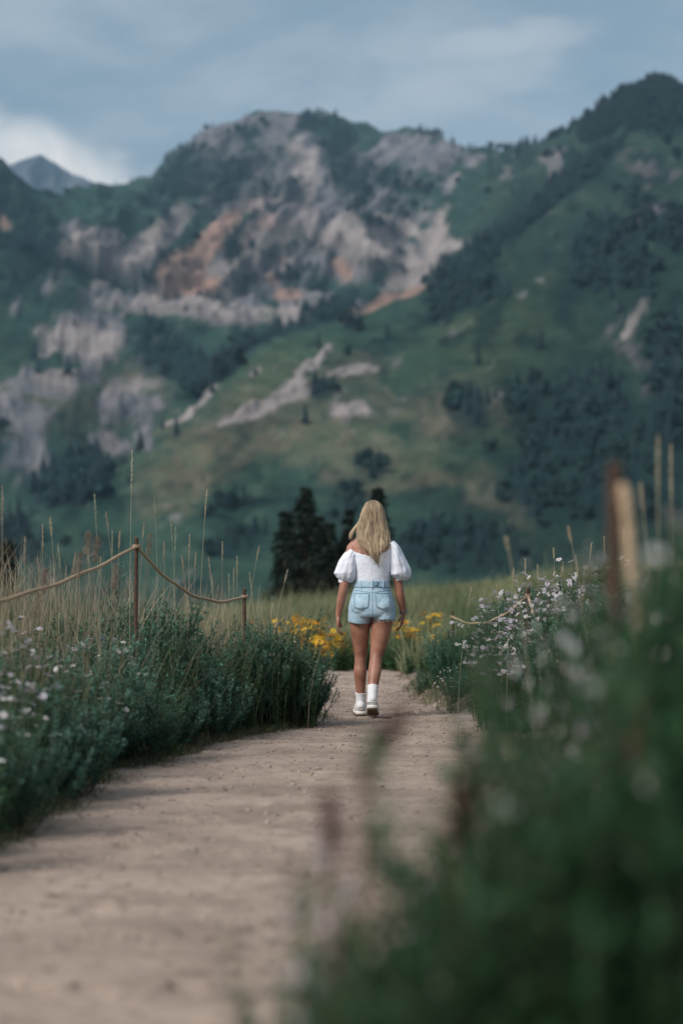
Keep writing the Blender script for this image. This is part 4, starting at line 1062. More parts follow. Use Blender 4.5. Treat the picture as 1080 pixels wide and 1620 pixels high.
# ---------------------------------------------------------------- dark conifers behind the brow
def conifer(px, py_top, Y, h, seed, label, wide=.2, c=(.011, .020, .014)):
    rng = np.random.default_rng(seed)
    tip = at(px, py_top, Y); base = np.array([tip[0], Y, tip[2] - h])
    e = empty('conifer_tree', tuple(base)); tag(e, label, 'tree', None)
    tb = MB(); P = np.stack([rng.normal(size=8) * .02, rng.normal(size=8) * .02, np.linspace(0, h * .98, 8)], 1)
    tb.tube(P, np.linspace(h * .022, .012, 8), np.array([.07, .05, .04]), 7)
    cb = MB(); bb = MB()
    whorls = int(h * 7)
    for k in range(whorls):
        z = h * (.04 + .95 * k / whorls) + rng.normal() * .04; f = 1 - z / h
        for q in range(rng.integers(7, 11)):
            a = rng.uniform(0, 6.283); L = h * wide * (f ** .8 + .05) * rng.uniform(.55, 1.15)
            t = np.linspace(0, 1, 5); B = np.stack([np.cos(a) * L * t, np.sin(a) * L * t, z + L * (.18 * t - .42 * t ** 2)], 1)
            bb.tube(B, np.linspace(.012, .003, 5), np.array([.06, .045, .035]), 3)
            n = int(10 + 26 * L); tt = rng.random(n) ** .8; p, T = on_path(B, np.clip(tt, 0, .999))
            D = T + rng.normal(size=(n, 3)) * .55 + np.array([0, 0, -.1])
            cb.leaves(p, D, rng.uniform(.10, .22, n), rng.uniform(.035, .07, n), np.array(c) * rng.uniform(.6, 1.7, (n, 1)))
    link('trunk', tb.mesh('trunk'), TRUNK_MAT, e)
    cr = link('crown', cb.mesh('crown'), NEEDLE, e); link('branches', bb.mesh('branches'), TRUNK_MAT, cr)

conifer(482, 762, 70, 6.0, 1, 'tall dark conifer left of the walker behind the meadow brow', .22)
conifer(520, 822, 68, 4.8, 2, 'broad dark conifer directly behind the walker\'s left shoulder', .30)
conifer(452, 800, 74, 5.4, 3, 'dark conifer at the left end of the group behind the walker', .20)
conifer(598, 766, 80, 6.8, 4, 'dark conifer peeking out behind the walker\'s head', .22)
conifer(12, 846, 62, 5.0, 5, 'dark conifer at the left edge behind the dry grass', .20)
conifer(503, 812, 71, 5.0, 9, 'dark conifer in the middle of the group behind the walker', .28)
conifer(545, 850, 69, 4.2, 8, 'low dark conifer closest to the walker\'s left elbow', .30)
conifer(552, 800, 84, 5.8, 7, 'dark conifer between the group and the walker\'s head', .16)
# ================================================================== ROPE BARRIERS
RUST = plain_mat('rusty_steel', (0.105, 0.058, 0.038), 0.85, 0.55, 60, 0.4, c2=(0.04, 0.028, 0.022))
ROPE = None
def rope_material():
    m, nt, b, out = mat_new('hemp_rope')
    a = N(nt, 'ShaderNodeAttribute', attribute_name='Col'); tc = N(nt, 'ShaderNodeTexCoord')
    n = NOISE(nt, tc.outputs['Object'], 160, 4, .7)
    nt.links.new(MIX(nt, MATH(nt, 'MULTIPLY', n, .5), a.outputs['Color'], (.16, .11, .065)), b.inputs['Base Color']); b.inputs['Roughness'].default_value = .9
    return m
ROPE = rope_material()

def post(X, Y, ztop_, r, label, knot=True):
    g = float(ground_z(X, Y)); h = ztop_ - g
    e = empty('rope_post', (X, Y, g)); tag(e, label, 'post', 'posts of the rope barriers')
    mb = MB(); zz = np.linspace(-.05, h, 12)
    rng = np.random.default_rng(int(abs(X) * 100 + Y))
    # ribbed reinforcing-bar stake
    z2 = np.linspace(-.05, h, 90); rr = r * (1 + .10 * (np.sin(z2 * 190) > .2))
    mb.tube(np.stack([.003 * np.sin(z2 * 5), 0 * z2, z2], 1), rr, np.array([.1, .1, .1]), 10)
    link('stake', mb.mesh('stake'), RUST, e)
    cb = MB(); t = np.linspace(0, 1, 5)
    cb.tube(np.stack([0 * t, 0 * t, h - .002 + .016 * t], 1), r * np.array([1.25, 1.3, 1.2, .9, .4]), np.array([.1, .1, .1]), 10)
    link('cap', cb.mesh('cap'), RUST, e)
    # rope loops tied round the stake
    if not knot: return np.array([X, Y, ztop_ - .045])
    kb = MB(); a = np.linspace(0, 6.283 * 2.6, 60); zk = h - .035 - .022 * a / 16.3
    kb.tube(np.stack([np.cos(a) * (r + .007), np.sin(a) * (r + .007), zk], 1), .0075, np.array([.36, .26, .17]), 6)
    link('rope_knot', kb.mesh('rope_knot'), ROPE, e)
    return np.array([X, Y, ztop_ - .045])

def rope(pts, sags, label, r=.0095, frayed=False):
    P = []
    for (a, b), s in zip(zip(pts[:-1], pts[1:]), sags):
        t = np.linspace(0, 1, 140)[:-1]
        q = a + (b - a) * t[:, None]; q[:, 2] -= s * 4 * t * (1 - t); q[:, 2] += .004 * np.sin(t * 23); P.append(q)
    P = np.vstack(P + [pts[-1][None]])
    T = np.gradient(P, axis=0); T /= np.linalg.norm(T, axis=1, keepdims=True)
    U = np.cross(T, [0, 0, 1.0]); U /= np.linalg.norm(U, axis=1, keepdims=True); W = np.cross(T, U)
    # resample finely so that the lay of the strands shows
    s = np.concatenate([[0], np.cumsum(np.linalg.norm(np.diff(P, axis=0), axis=1))]); ss = np.arange(0, s[-1], .012)
    I = lambda A: np.stack([np.interp(ss, s, A[:, k]) for k in range(3)], 1)
    P, U, W = I(P), I(U), I(W); mb = MB()
    o = P[0].copy()
    for k in range(3):
        a = ss / .075 * 6.283 + k * 2.094
        mb.tube(P - o + (U * np.cos(a)[:, None] + W * np.sin(a)[:, None]) * r * .55, r * .62, np.array([.50, .37, .245]) * (1 + .06 * k), 5)
    e = link('barrier_rope', mb.mesh('barrier_rope', True), ROPE); e.location = o
    tag(e, label, 'rope')

def fences():
    # left side
    A = at(216, 853, 15.0); B = at(387, 934, 17.6)
    C = at(-60, 962, 11.5)
    pa = post(A[0], A[1], A[2], .0125, 'rusty steel stake carrying the rope, near one in the left thicket')
    pb = post(B[0], B[1], B[2], .0125, 'rusty steel stake carrying the rope, far one beside the corner bush')
    pc = C
    rope([pc, pa, pb], [.05, .15], 'tan hemp rope sagging between the stakes left of the path')
    # right side
    D = at(972, 742, 4.7); E = at(835, 932, 16.8); F = at(716, 968, 22.5)
    pd = post(D[0], D[1], D[2], .0125, 'thick rust-brown stake out of focus at the right edge', knot=False)
    pe = post(E[0], E[1], E[2], .0125, 'short rusty stake standing among the pale asters on the right')
    pf = post(F[0], F[1], F[2], .0125, 'farthest small stake on the right bank near the yellow flowers')
    G = at(892, 1052, 14.2)
    rope([G, pe, pf], [.10, .12], 'tan rope sagging between the stakes along the right bank')
    rope([pd + np.array([.014, -.02, .012]), pd + np.array([.022, -.03, -.06]), pd + np.array([.026, -.04, -.15]), pd + np.array([.045, -.05, -.30])], [-.002, .0, .006], 'loose tan rope end hanging from the thick stake at the right', r=.011)
fences()
# ================================================================== THE WALKER
def loft(mb, P, RX, RY, k=20, C=(.5, .5, .5), xref=(1, 0, 0), cap=True, mod=None):
    """closed tube with elliptical rings; RX along xref, RY across"""
    P = np.asarray(P, float); n = len(P); RX = np.broadcast_to(RX, (n,)); RY = np.broadcast_to(RY, (n,))
    T = np.gradient(P, axis=0); T /= np.linalg.norm(T, axis=1, keepdims=True)
    xr_ = np.asarray(xref, float); U = xr_ - T * (T @ xr_)[:, None]; U /= np.linalg.norm(U, axis=1, keepdims=True); W = np.cross(T, U)
    a = np.arange(k) / k * 2 * np.pi
    m = np.ones((n, k)) if mod is None else mod(np.linspace(0, 1, n)[:, None], a[None])
    ring = P[:, None] + (U[:, None] * (RX[:, None] * np.cos(a)[None] * m)[..., None] + W[:, None] * (RY[:, None] * np.sin(a)[None] * m)[..., None])
    i = np.arange(n - 1)[:, None] * k; j = np.arange(k)[None]; j2 = (j + 1) % k
    f4 = np.stack([i + j, i + j2, i + k + j2, i + k + j], -1).reshape(-1, 4)
    V = ring.reshape(-1, 3); f3 = []
    if cap:
        V = np.vstack([V, P[:1], P[-1:]])
        f3 = [[n * k, (q + 1) % k, q] for q in range(k)] + [[n * k + 1, (n - 1) * k + q, (n - 1) * k + (q + 1) % k] for q in range(k)]
    mb.add(V, np.array(C), f3=f3, f4=f4)

def dense(P, R1, R2=None, m=24):
    """smooth resampling of joints and radii (Catmull-Rom)"""
    A = np.column_stack([np.asarray(P, float), R1, R1 if R2 is None else R2]); n = len(A)
    E = np.vstack([2 * A[0] - A[1], A, 2 * A[-1] - A[-2]]); out = []
    for t in np.linspace(0, n - 1, m):
        i = min(int(t), n - 2); f = t - i; p0, p1, p2, p3 = E[i:i + 4]
        out.append(.5 * (2 * p1 + (p2 - p0) * f + (2 * p0 - 5 * p1 + 4 * p2 - p3) * f ** 2 + (3 * p1 - p0 - 3 * p2 + p3) * f ** 3))
    o = np.array(out); return o[:, :3], np.maximum(o[:, 3], .002), np.maximum(o[:, 4], .002)

def ball(mb, c, r, k=16, n=10):
    c = np.asarray(c, float); r = np.broadcast_to(r, (3,))
    th = np.linspace(.02, np.pi - .02, n)
    loft(mb, np.stack([0 * th + c[0], 0 * th + c[1], c[2] - np.cos(th) * r[2]], 1), np.sin(th) * r[0], np.sin(th) * r[1], k)

def remeshed(name, mb, voxel, smooth_it=4, fac=.5):
    me = mb.mesh(name + '_raw'); o = bpy.data.objects.new(name + '_raw', me); COL.objects.link(o)
    m = o.modifiers.new('r', 'REMESH'); m.mode = 'VOXEL'; m.voxel_size = voxel; m.use_smooth_shade = True
    s = o.modifiers.new('s', 'SMOOTH'); s.iterations = smooth_it; s.factor = fac
    dg = bpy.context.evaluated_depsgraph_get(); ev = o.evaluated_get(dg)
    out = bpy.data.meshes.new_from_object(ev, depsgraph=dg); out.name = name
    bpy.data.objects.remove(o, do_unlink=True); bpy.data.meshes.remove(me)
    out.materials.clear()
    return out

def skin_material():
    m, nt, b, out = mat_new('tanned_skin'); tc = N(nt, 'ShaderNodeTexCoord')
    n = NOISE(nt, tc.outputs['Object'], 9, 4, .6); f = NOISE(nt, tc.outputs['Object'], 60, 4, .6)
    c = MIX(nt, SMOOTH(nt, n, .3, .7), (.235, .102, .066), (.39, .195, .132)); c = MIX(nt, MATH(nt, 'MULTIPLY', f, .25), c, (.25, .10, .065))
    nt.links.new(c, b.inputs['Base Color']); b.inputs['Roughness'].default_value = .5
    b.inputs['Subsurface Weight'].default_value = .12; b.inputs['Subsurface Radius'].default_value = (.012, .005, .003); b.inputs['Subsurface Scale'].default_value = 1.0
    return m

def cloth_material(name, c, c2, weave=700, rough=.9, bump=.15, big=14):
    m, nt, b, out = mat_new(name); tc = N(nt, 'ShaderNodeTexCoord')
    n = NOISE(nt, tc.outputs['Object'], big, 5, .6); f = NOISE(nt, tc.outputs['Object'], weave, 2, .5); w = NOISE(nt, tc.outputs['Object'], 38, 4, .55)
    cc = MIX(nt, SMOOTH(nt, n, .3, .72), c2, c); cc = MIX(nt, MATH(nt, 'MULTIPLY', f, .18), cc, c2)
    nt.links.new(cc, b.inputs['Base Color']); b.inputs['Roughness'].default_value = rough; b.inputs['Specular IOR Level'].default_value = .15
    b.inputs['Sheen Weight'].default_value = .15
    bp = N(nt, 'ShaderNodeBump'); bp.inputs['Strength'].default_value = bump * 2; bp.inputs['Distance'].default_value = .012
    nt.links.new(w, bp.inputs['Height']); nt.links.new(bp.outputs[0], b.inputs['Normal'])
    return m

def build_person():
    WX, WY = 0.236, 18.7
    root = empty('person', (WX, WY, float(ground_z(WX, WY)) * .9 + .016))
    tag(root, 'person in white puff-sleeved top and denim shorts walking away along the path', 'person')
    SKIN = skin_material()
    TOP = cloth_material('white_cotton', (.76, .79, .87), (.66, .70, .79), 700, .9, .22, 14); DENIM = cloth_material('light_denim', (.46, .585, .66), (.26, .41, .53), 900, .9, .34, 9)
    SEAM = plain_mat('denim_stitch', (.20, .33, .44), .9, .3, 200); WHITE = cloth_material('white_leather', (.80, .80, .80), (.68, .68, .69), 200, .55, .05)
    SOCK = cloth_material('white_knit', (.80, .81, .83), (.70, .71, .74), 500); SOLE = plain_mat('gum_sole', (.15, .105, .07), .8, .3, 60); MID = plain_mat('midsole', (.74, .73, .70), .6, .1, 60)
    # joints (metres; x right, y away from the viewer, z up)
    LS, LE, LW = np.array([-.160, -.005, 1.318]), np.array([-.226, -.035, .965]), np.array([-.262, -.005, .775])
    RS, RE, RW = np.array([.165, .0, 1.332]), np.array([.213, .015, .965]), np.array([.243, .07, .80])
    # ---------------- body: one continuous surface
    mb = MB()
    tz = [.80, .83, .86, .92, .98, 1.04, 1.11, 1.19, 1.265, 1.32, 1.352, 1.378, 1.41, 1.47]
    tx = [.10, .135, .152, .150, .138, .122, .126, .141, .156, .158, .120, .072, .052, .050]
    ty = [.06, .085, .098, .100, .096, .087, .090, .098, .098, .086, .072, .058, .052, .055]
    cy = [0, -.005, -.008, -.004, 0, .002, .002, 0, -.004, -.008, -.008, -.004, .004, .018]
    cx = [0, 0, 0, 0, .0, .0, .0, .002, .003, .004, .006, .009, .011, .013]
    P, a, b = dense(np.stack([cx, cy, tz], 1), tx, ty, 60); loft(mb, P, a, b, 32)
    for s in (-1, 1): ball(mb, (s * .078, -.045, .850), (.076, .070, .075))
    # shoulder blades, trapezius
    for s in (-1, 1):
        P, a, b = dense([(s * .03, -.01, 1.40), (s * .09, -.008, 1.362), (s * .150, 0, 1.306)], [.030, .034, .040], [.036, .04, .044], 14); loft(mb, P, a, b, 16, xref=(0, 1, 0))
        ball(mb, (s * .075, -.055, 1.24), (.055, .035, .075))
    # head with face
    H = np.array([.013, .022, 1.548])
    ball(mb, H, (.072, .090, .108), 28, 20); ball(mb, H + [0, .02, -.055], (.052, .062, .062), 20, 14)
    P, a, b = dense([H + [0, .085, .012], H + [0, .102, -.022], H + [0, .084, -.034]], [.008, .013, .010], None, 10); loft(mb, P, a, b, 12)      # nose
    ball(mb, H + [0, .084, -.062], (.024, .010, .008), 12, 8)                                                                             # lips
    for s in (-1, 1):
        ball(mb, H + [s * .072, -.005, -.01], (.010, .018, .032), 12, 10)                                                               # ears
        ball(mb, H + [s * .032, .080, .028], (.020, .012, .008), 12, 8)                                                                 # brows
    # legs
    P, a, b = dense([(-.084, 0, .90), (-.090, .015, .78), (-.091, .045, .66), (-.089, .080, .54), (-.087, .098, .465), (-.090, .092, .40), (-.091, .088, .335), (-.088, .100, .235), (-.086, .118, .14), (-.086, .125, .09)],
                    [.090, .086, .074, .060, .049, .047, .050, .040, .030, .032], [.098, .094, .080, .065, .055, .053, .056, .043, .034, .036], 50); loft(mb, P, a, b, 24)
    P, a, b = dense([(.084, 0, .90), (.080, -.008, .78), (.066, -.012, .66), (.048, -.015, .54), (.034, -.020, .475), (.026, -.045, .41), (.018, -.082, .345), (.006, -.135, .25), (.000, -.185, .165), (-.002, -.195, .12)],
                    [.092, .088, .077, .062, .051, .049, .051, .041, .031, .033], [.098, .096, .082, .066, .056, .054, .057, .044, .035, .037], 50); loft(mb, P, a, b, 24)
    # feet
    P, a, b = dense([(-.086, .10, .07), (-.088, .16, .055), (-.092, .24, .035), (-.094, .31, .026)], [.030, .034, .040, .030], [.034, .034, .024, .014], 16); loft(mb, P, a, b, 16)
    P, a, b = dense([(-.002, -.20, .11), (-.004, -.14, .085), (-.006, -.06, .045), (-.006, .0, .03)], [.030, .034, .040, .030], [.034, .034, .024, .014], 16); loft(mb, P, a, b, 16)
    # arms and hands
    for S, E, W_, sg, dirn in ((LS, LE, LW, -1, np.array([.01, .01, -1.0])), (RS, RE, RW, 1, np.array([-.16, .18, -1.0]))):
        up = E + (S - E) * .5
        ball(mb, S + np.array([-sg * .008, 0, -.022]), (.047, .047, .046))
        P, a, b = dense([S + np.array([-sg * .012, 0, -.03]), S + (E - S) * .25, up, S + (E - S) * .78, E, E + (W_ - E) * .3, E + (W_ - E) * .7, W_], [.046, .045, .041, .037, .034, .035, .027, .022], [.046, .046, .042, .038, .036, .037, .029, .026], 40); loft(mb, P, a, b, 20)
        d = dirn / np.linalg.norm(dirn); f = np.array([0, 1.0, 0]); f -= d * (f @ d); f /= np.linalg.norm(f); inn = np.cross(d, f) * 1.0
        if inn[0] * sg > 0: inn = -inn                                   # palm faces the thigh
        pc = W_ + d * .045
        P, a, b = dense([W_ - d * .005, W_ + d * .025, W_ + d * .06, W_ + d * .088], [.017, .017, .015, .012], [.024, .034, .038, .034], 12); loft(mb, P, a, b, 16, xref=inn)
        for q, (off, ln, cu) in enumerate(((.028, .068, .5), (.010, .076, .6), (-.008, .071, .7), (-.025, .056, .8))):
            b0 = W_ + d * .080 + f * off; b1 = b0 + d * ln * .42 + inn * ln * .10 * cu; b2 = b1 + d * ln * .30 + inn * ln * .30 * cu; b3 = b2 + d * ln * .16 + inn * ln * .32 * cu
            P, a, b = dense([b0 - d * .02, b0, b1, b2, b3], [.0095, .0092, .0086, .0078, .006], None, 14); loft(mb, P, a, b, 10)
        t0 = W_ + d * .022 + f * .022; t1 = t0 + f * .022 + d * .026 + inn * .012; t2 = t1 + d * .026 + f * .004 + inn * .010; t3 = t2 + d * .018 + inn * .006
        P, a, b = dense([t0, t1, t2, t3], [.013, .0115, .0098, .007], None, 12); loft(mb, P, a, b, 10)
    body = remeshed('body', mb, .0045, 4, .5)
    bo = link('body', body, SKIN, root)
    for s in (-1, 1):
        eb = MB(); ball(eb, H + [s * .031, .079, .006], .012, 12, 10); link('eye', eb.mesh('eye', True), plain_mat('eye_white' if s < 0 else 'eye_white_2', (.7, .7, .7), .2), root)
    # ---------------- top
    rng = np.random.default_rng(77)
    k = 72; a = np.arange(k) / k * 2 * np.pi; nrow = 34
    # neckline height round the body: low in the middle of the back, higher over the right shoulder
    xx = np.cos(a); yy = np.sin(a)
    neck = np.interp(xx, [-1, -.75, -.35, 0, .35, .75, 1], [1.275, 1.270, 1.248, 1.236, 1.248, 1.290, 1.345])
    V = []
    for i in range(nrow):
        t = i / (nrow - 1); z = 1.020 + (neck - 1.020) * t
        rx = np.interp(z, [1.0, 1.04, 1.11, 1.19, 1.265, 1.32, 1.36], [.131, .130, .136, .152, .166, .168, .160]); ry = np.interp(z, [1.0, 1.04, 1.11, 1.19, 1.265, 1.32, 1.36], [.100, .098, .103, .113, .112, .102, .092])
        w = 1 + .012 * np.sin(a * 9 + z * 40) * np.exp(-((z - 1.04) / .05) ** 2) + .016 * (fbm(a * 3, z * 9 + 0 * a, 201, 3) - .5)
        V.append(np.stack([rx * xx * w, ry * yy * w - .004, z + .003 * np.sin(a * 22) * (t > .95)], 1))
    V = np.concatenate(V); ii = np.arange(nrow - 1)[:, None] * k; jj = np.arange(k)[None]; j2 = (jj + 1) % k
    me = mesh_np('top', V, [np.stack([ii + jj, ii + j2, ii + k + j2, ii + k + jj], -1).reshape(-1, 4)], smooth=True)
    top = link('top', me, TOP, root); sd = top.modifiers.new('thick', 'SOLIDIFY'); sd.thickness = .004; sd.offset = 1
    for pts, r1, r2, ph in (([(-.140, -.004, 1.275), (-.160, -.006, 1.245), (-.180, -.010, 1.195), (-.196, -.014, 1.135), (-.204, -.016, 1.088), (-.211, -.018, 1.060), (-.214, -.018, 1.050)], [.040, .054, .070, .084, .087, .068, .048], [.070, .088, .098, .102, .094, .066, .048], 0),
                            ([(.142, -.002, 1.345), (.168, -.002, 1.300), (.190, .000, 1.230), (.210, .002, 1.155), (.220, .004, 1.105), (.219, .006, 1.078), (.217, .008, 1.066)], [.030, .044, .058, .076, .084, .066, .048], [.070, .088, .098, .102, .094, .066, .048], 2)):
        P, a1, b1 = dense(pts, r1, r2, 34); sm = MB()
        def mod(t, a, ph=ph): return 1 + .05 * np.sin(a * 11 + ph + 2 * np.sin(t * 3)) * (.3 + sstep(.35, 1, t) + sstep(.3, 0, t)) + .30 * (fbm(a * 2.6 + ph + 3, t * 6 + 0 * a, 211, 4) - .5) * np.sin(np.pi * t) ** .5
        loft(sm, P, a1, b1, 48, mod=mod)
        link('sleeve', sm.mesh('sleeve', True), TOP, top)
        cm = MB(); c0 = P[-1]; tt = np.linspace(0, 1, 6)
        loft(cm, np.stack([c0[0] + 0 * tt, c0[1] + 0 * tt, c0[2] + .014 - .028 * tt], 1), .0455, .0465, 30, mod=lambda t, a: 1 + .02 * np.sin(a * 16)); link('cuff', cm.mesh('cuff', True), TOP, top)
    # ---------------- shorts
    sm = MB()
    P, a1, b1 = dense([(0, 0, 1.038), (0, 0, 1.00), (0, -.002, .95), (0, -.006, .89), (0, -.008, .84), (0, -.008, .80), (0, -.006, .778)], [.133, .141, .158, .176, .184, .182, .165], [.103, .107, .120, .132, .136, .132, .112], 34); loft(sm, P, a1, b1, 40)
    for s, x0, x1, y1, r1 in ((-1, -.090, -.098, .018, .089), (1, .090, .090, -.012, .093)):
        P, a1, b1 = dense([(x0, -.002, .88), ((x0 + x1) / 2, y1 * .4 - .003, .81), (x1, y1, .735 if s < 0 else .742)], [.088, .091, r1], [.112, .116, .112], 16); loft(sm, P, a1, b1, 30)
        ball(sm, (s * .080, -.064, .852), (.086, .080, .082))
    sh = remeshed('shorts', sm, .006, 5, .5); so = link('shorts', sh, DENIM, root)
    bv = BVHTree.FromPolygons([v.co.copy() for v in sh.vertices], [tuple(p.vertices) for p in sh.polygons])
    def onback(x, z, off):
        h = bv.ray_cast(Vector((x, -1.0, z)), Vector((0, 1, 0)))
        return np.array(h[0]) + np.array(h[1]) * off if h[0] is not None else np.array([x, -.1, z])
    wb = MB(); zz = np.linspace(1.052, 1.000, 8); loft(wb, np.stack([0 * zz, 0 * zz, zz], 1), np.interp(zz, [1.0, 1.052], [.1465, .1375]), np.interp(zz, [1.0, 1.052], [.1125, .1065]), 48)
    link('waistband', wb.mesh('waistband', True), DENIM, so)
    for s in (-1, 1):                                   # back pockets with a pointed foot, stitched outline
        n = 11; G = []
        cx_ = s * .078
        for i in range(n):
            for j in range(n):
                uu = i / (n - 1) * 2 - 1; vv = j / (n - 1); hw = .056 - .004 * vv
                x = cx_ + uu * hw + s * .006 * vv; z = .952 - .105 * vv - .016 * vv * (1 - abs(uu))
                G.append(onback(x, z, .0035))
        G = np.array(G); f = [[i * n + j, (i + 1) * n + j, (i + 1) * n + j + 1, i * n + j + 1] for i in range(n - 1) for j in range(n - 1)]
        pk = link('back_pocket', mesh_np('back_pocket', G, [np.array(f)], smooth=True), DENIM, so)
        m_ = pk.modifiers.new('t', 'SOLIDIFY'); m_.thickness = .0025; m_.offset = 1
        idx = [0 * n + j for j in range(n)] + [i * n + n - 1 for i in range(n)] + [(n - 1) * n + j for j in range(n - 1, -1, -1)] + [i * n for i in range(n - 1, -1, -1)]
        st = MB(); L = np.array([G[q] + [0, -.003, 0] for q in idx]); L = L[np.r_[True, np.linalg.norm(np.diff(L, axis=0), axis=1) > 1e-5]]
        st.tube(L, .0016, np.array([.2, .2, .2]), 5); link('stitching', st.mesh('stitching'), SEAM, pk)
    st = MB(); st.tube(np.array([onback(.0, z, .001) for z in np.linspace(.995, .775, 26)]), .0022, np.array([.2, .2, .2]), 5); link('back_seam', st.mesh('back_seam'), SEAM, so)
    st = MB(); xs = np.linspace(-.135, .135, 30); st.tube(np.array([onback(x, .978 - .02 * (1 - abs(x) / .135), .001) for x in xs]), .002, np.array([.2, .2, .2]), 5); link('yoke_seam', st.mesh('yoke_seam'), SEAM, so)
    for x in (-.085, 0, .085):
        lb = MB(); z_ = np.linspace(1.056, .992, 7); y_ = -np.sqrt(np.clip(1 - (x / np.interp(z_, [1.0, 1.052], [.1465, .1375])) ** 2, 0, 1)) * np.interp(z_, [1.0, 1.052], [.1125, .1065])
        loft(lb, np.stack([x + 0 * z_, y_ - .002, z_], 1), .0065, .003, 8); link('belt_loop', lb.mesh('belt_loop'), DENIM, so)
    patch = MB(); zz = np.linspace(1.048, 1.008, 5); loft(patch, np.stack([.0 * zz + .028, -.1105 + 0 * zz - .0, zz], 1), .018, .003, 8); link('label_patch', patch.mesh('label_patch'), SEAM, so)
    fr = MB()                                            # frayed hems
    for cx_, cyy, rx, ry, z in ((-.098, .018, .090, .113, .737), (.090, -.012, .094, .113, .744)):
        n = 150; aa = rng.uniform(0, 6.283, n); Pp = np.stack([cx_ + np.cos(aa) * rx, cyy + np.sin(aa) * ry, np.full(n, z + .004)], 1)
        fr.leaves(Pp, np.stack([rng.normal(size=n) * .3, rng.normal(size=n) * .3, -np.ones(n)], 1), rng.uniform(.008, .022, n), .002, np.array([.6, .68, .74]), nref=np.stack([np.cos(aa), np.sin(aa), 0 * aa], 1))
    link('frayed_hem', fr.mesh('frayed_hem'), PETAL, so)
    # ---------------- socks and shoes
    def sock(pts, r):
        s_ = MB(); P, a1, b1 = dense(pts, r, [q * 1.1 for q in r], 26); loft(s_, P, a1, b1, 36, mod=lambda t, a: 1 + .015 * np.sign(np.sin(a * 18)) * (t < .8) + .05 * (t < .06)); link('sock', s_.mesh('sock', True), SOCK, root)
    sock([(-.0875, .110, .180), (-.0865, .117, .145), (-.086, .124, .11), (-.086, .125, .075)], [.0395, .037, .038, .040])
    sock([(.004, -.150, .238), (.001, -.172, .195), (-.001, -.190, .15), (-.002, -.198, .115)], [.0425, .039, .039, .041])
    def shoe(origin, pitch, yaw):
        """trainer: heel at the origin, toe towards +y"""
        e = empty('shoe'); e.parent = root; e.location = origin; e.rotation_euler = (pitch, 0, yaw)
        u_ = MB(); yv = [.0, .012, .04, .08, .13, .18, .225, .255, .270]; w = [.020, .034, .039, .040, .043, .046, .044, .034, .016]; hh = [.058, .088, .098, .100, .086, .066, .054, .046, .034]
        P, a1, b1 = dense(np.stack([0 * np.array(yv), yv, .022 + np.array(hh) / 2], 1), w, np.array(hh) / 2, 36); loft(u_, P, a1, b1, 28)
        up = link('upper', u_.mesh('upper', True), WHITE, e)
        t_ = MB(); P, a1, b1 = dense([(0, .004, .055), (0, .001, .085), (0, .004, .112)], [.013, .013, .011], [.006, .005, .004], 10); loft(t_, P, a1, b1, 12); link('heel_tab', t_.mesh('heel_tab', True), MID, up)
        out = np.array([(-.034, -.002), (-.040, .03), (-.039, .09), (-.043, .14), (-.049, .19), (-.046, .235), (-.030, .268), (0, .280), (.030, .268), (.046, .235), (.047, .19), (.041, .14), (.038, .09), (.040, .03), (.034, -.002), (0, -.010)])
        def slab(z0, z1, g, mat, nm, par):
            s2 = MB(); m = len(out); o2 = out * g + [0, (1 - g) * .13]
            lift = np.interp(o2[:, 1], [0, .2, .28], [0, 0, .012])
            V = np.vstack([np.column_stack([o2, z0 + lift]), np.column_stack([o2, z1 + lift]), [[0, .13, z0]], [[0, .13, z1]]])
            s2.add(V, np.array([.5, .5, .5]), f3=[[2 * m, (q + 1) % m, q] for q in range(m)] + [[2 * m + 1, m + q, m + (q + 1) % m] for q in range(m)], f4=[[q, (q + 1) % m, m + (q + 1) % m, m + q] for q in range(m)])
            link(nm, s2.mesh(nm), mat, par)
        slab(.010, .034, 1.03, MID, 'midsole', e); slab(0, .012, 1.0, SOLE, 'outsole', e)
        for q in range(9):                                # tread lugs
            lg = MB(); y_ = .015 + q * .028; ww = np.interp(y_, [0, .19, .26], [.034, .042, .026]); t = np.linspace(-ww, ww, 4); loft(lg, np.stack([t, y_ + 0 * t, -.001 + 0 * t + np.interp(y_, [0, .2, .28], [0, 0, .012])], 1), .007, .004, 6, xref=(0, 1, 0)); link('tread_lug', lg.mesh('tread_lug'), SOLE, e)
        for q in range(4):
            lc = MB(); y_ = .125 + q * .018; t = np.linspace(-.024, .024, 7); loft(lc, np.stack([t, y_ + .004 * np.sin(t * 60), np.interp(y_, [.12, .19], [.112, .092]) - (t / .024) ** 2 * .010], 1), .004, .003, 6, xref=(0, 1, 0)); link('lace', lc.mesh('lace'), SOCK, e)
    shoe((-.086, .080, .002), 0.0, .04)
    shoe((-.002, -.238, .066), R(-15), -.04)
    # ---------------- bracelets
    bm = MB(); aa = np.linspace(0, 6.283, 40); ax = (RE - RW) / np.linalg.norm(RE - RW); u_ = np.cross(ax, [0, 1, 0]); u_ /= np.linalg.norm(u_); v_ = np.cross(ax, u_)
    for q, dd in enumerate((.004, .013)):
        c0 = RW + ax * dd; bm.tube(c0 + (u_[None] * np.cos(aa)[:, None] * .0275 + v_[None] * np.sin(aa)[:, None] * .030), .0042, np.array([.2, .2, .2]), 6)
    link('bracelet', bm.mesh('bracelet'), plain_mat('beads', (.14, .13, .14), .4, .4, 300), root)
    # ---------------- hair
    hm = MB(); X0 = 515.0; k_ = .001207
    env = np.array([(135, 512, 532), (142, 490, 552), (158, 474, 568), (185, 460, 582), (220, 447, 593), (260, 437, 600), (300, 426, 607), (340, 416, 614), (380, 412, 622), (420, 425, 622), (460, 450, 612), (500, 474, 602), (535, 500, 585), (560, 528, 562)], float)
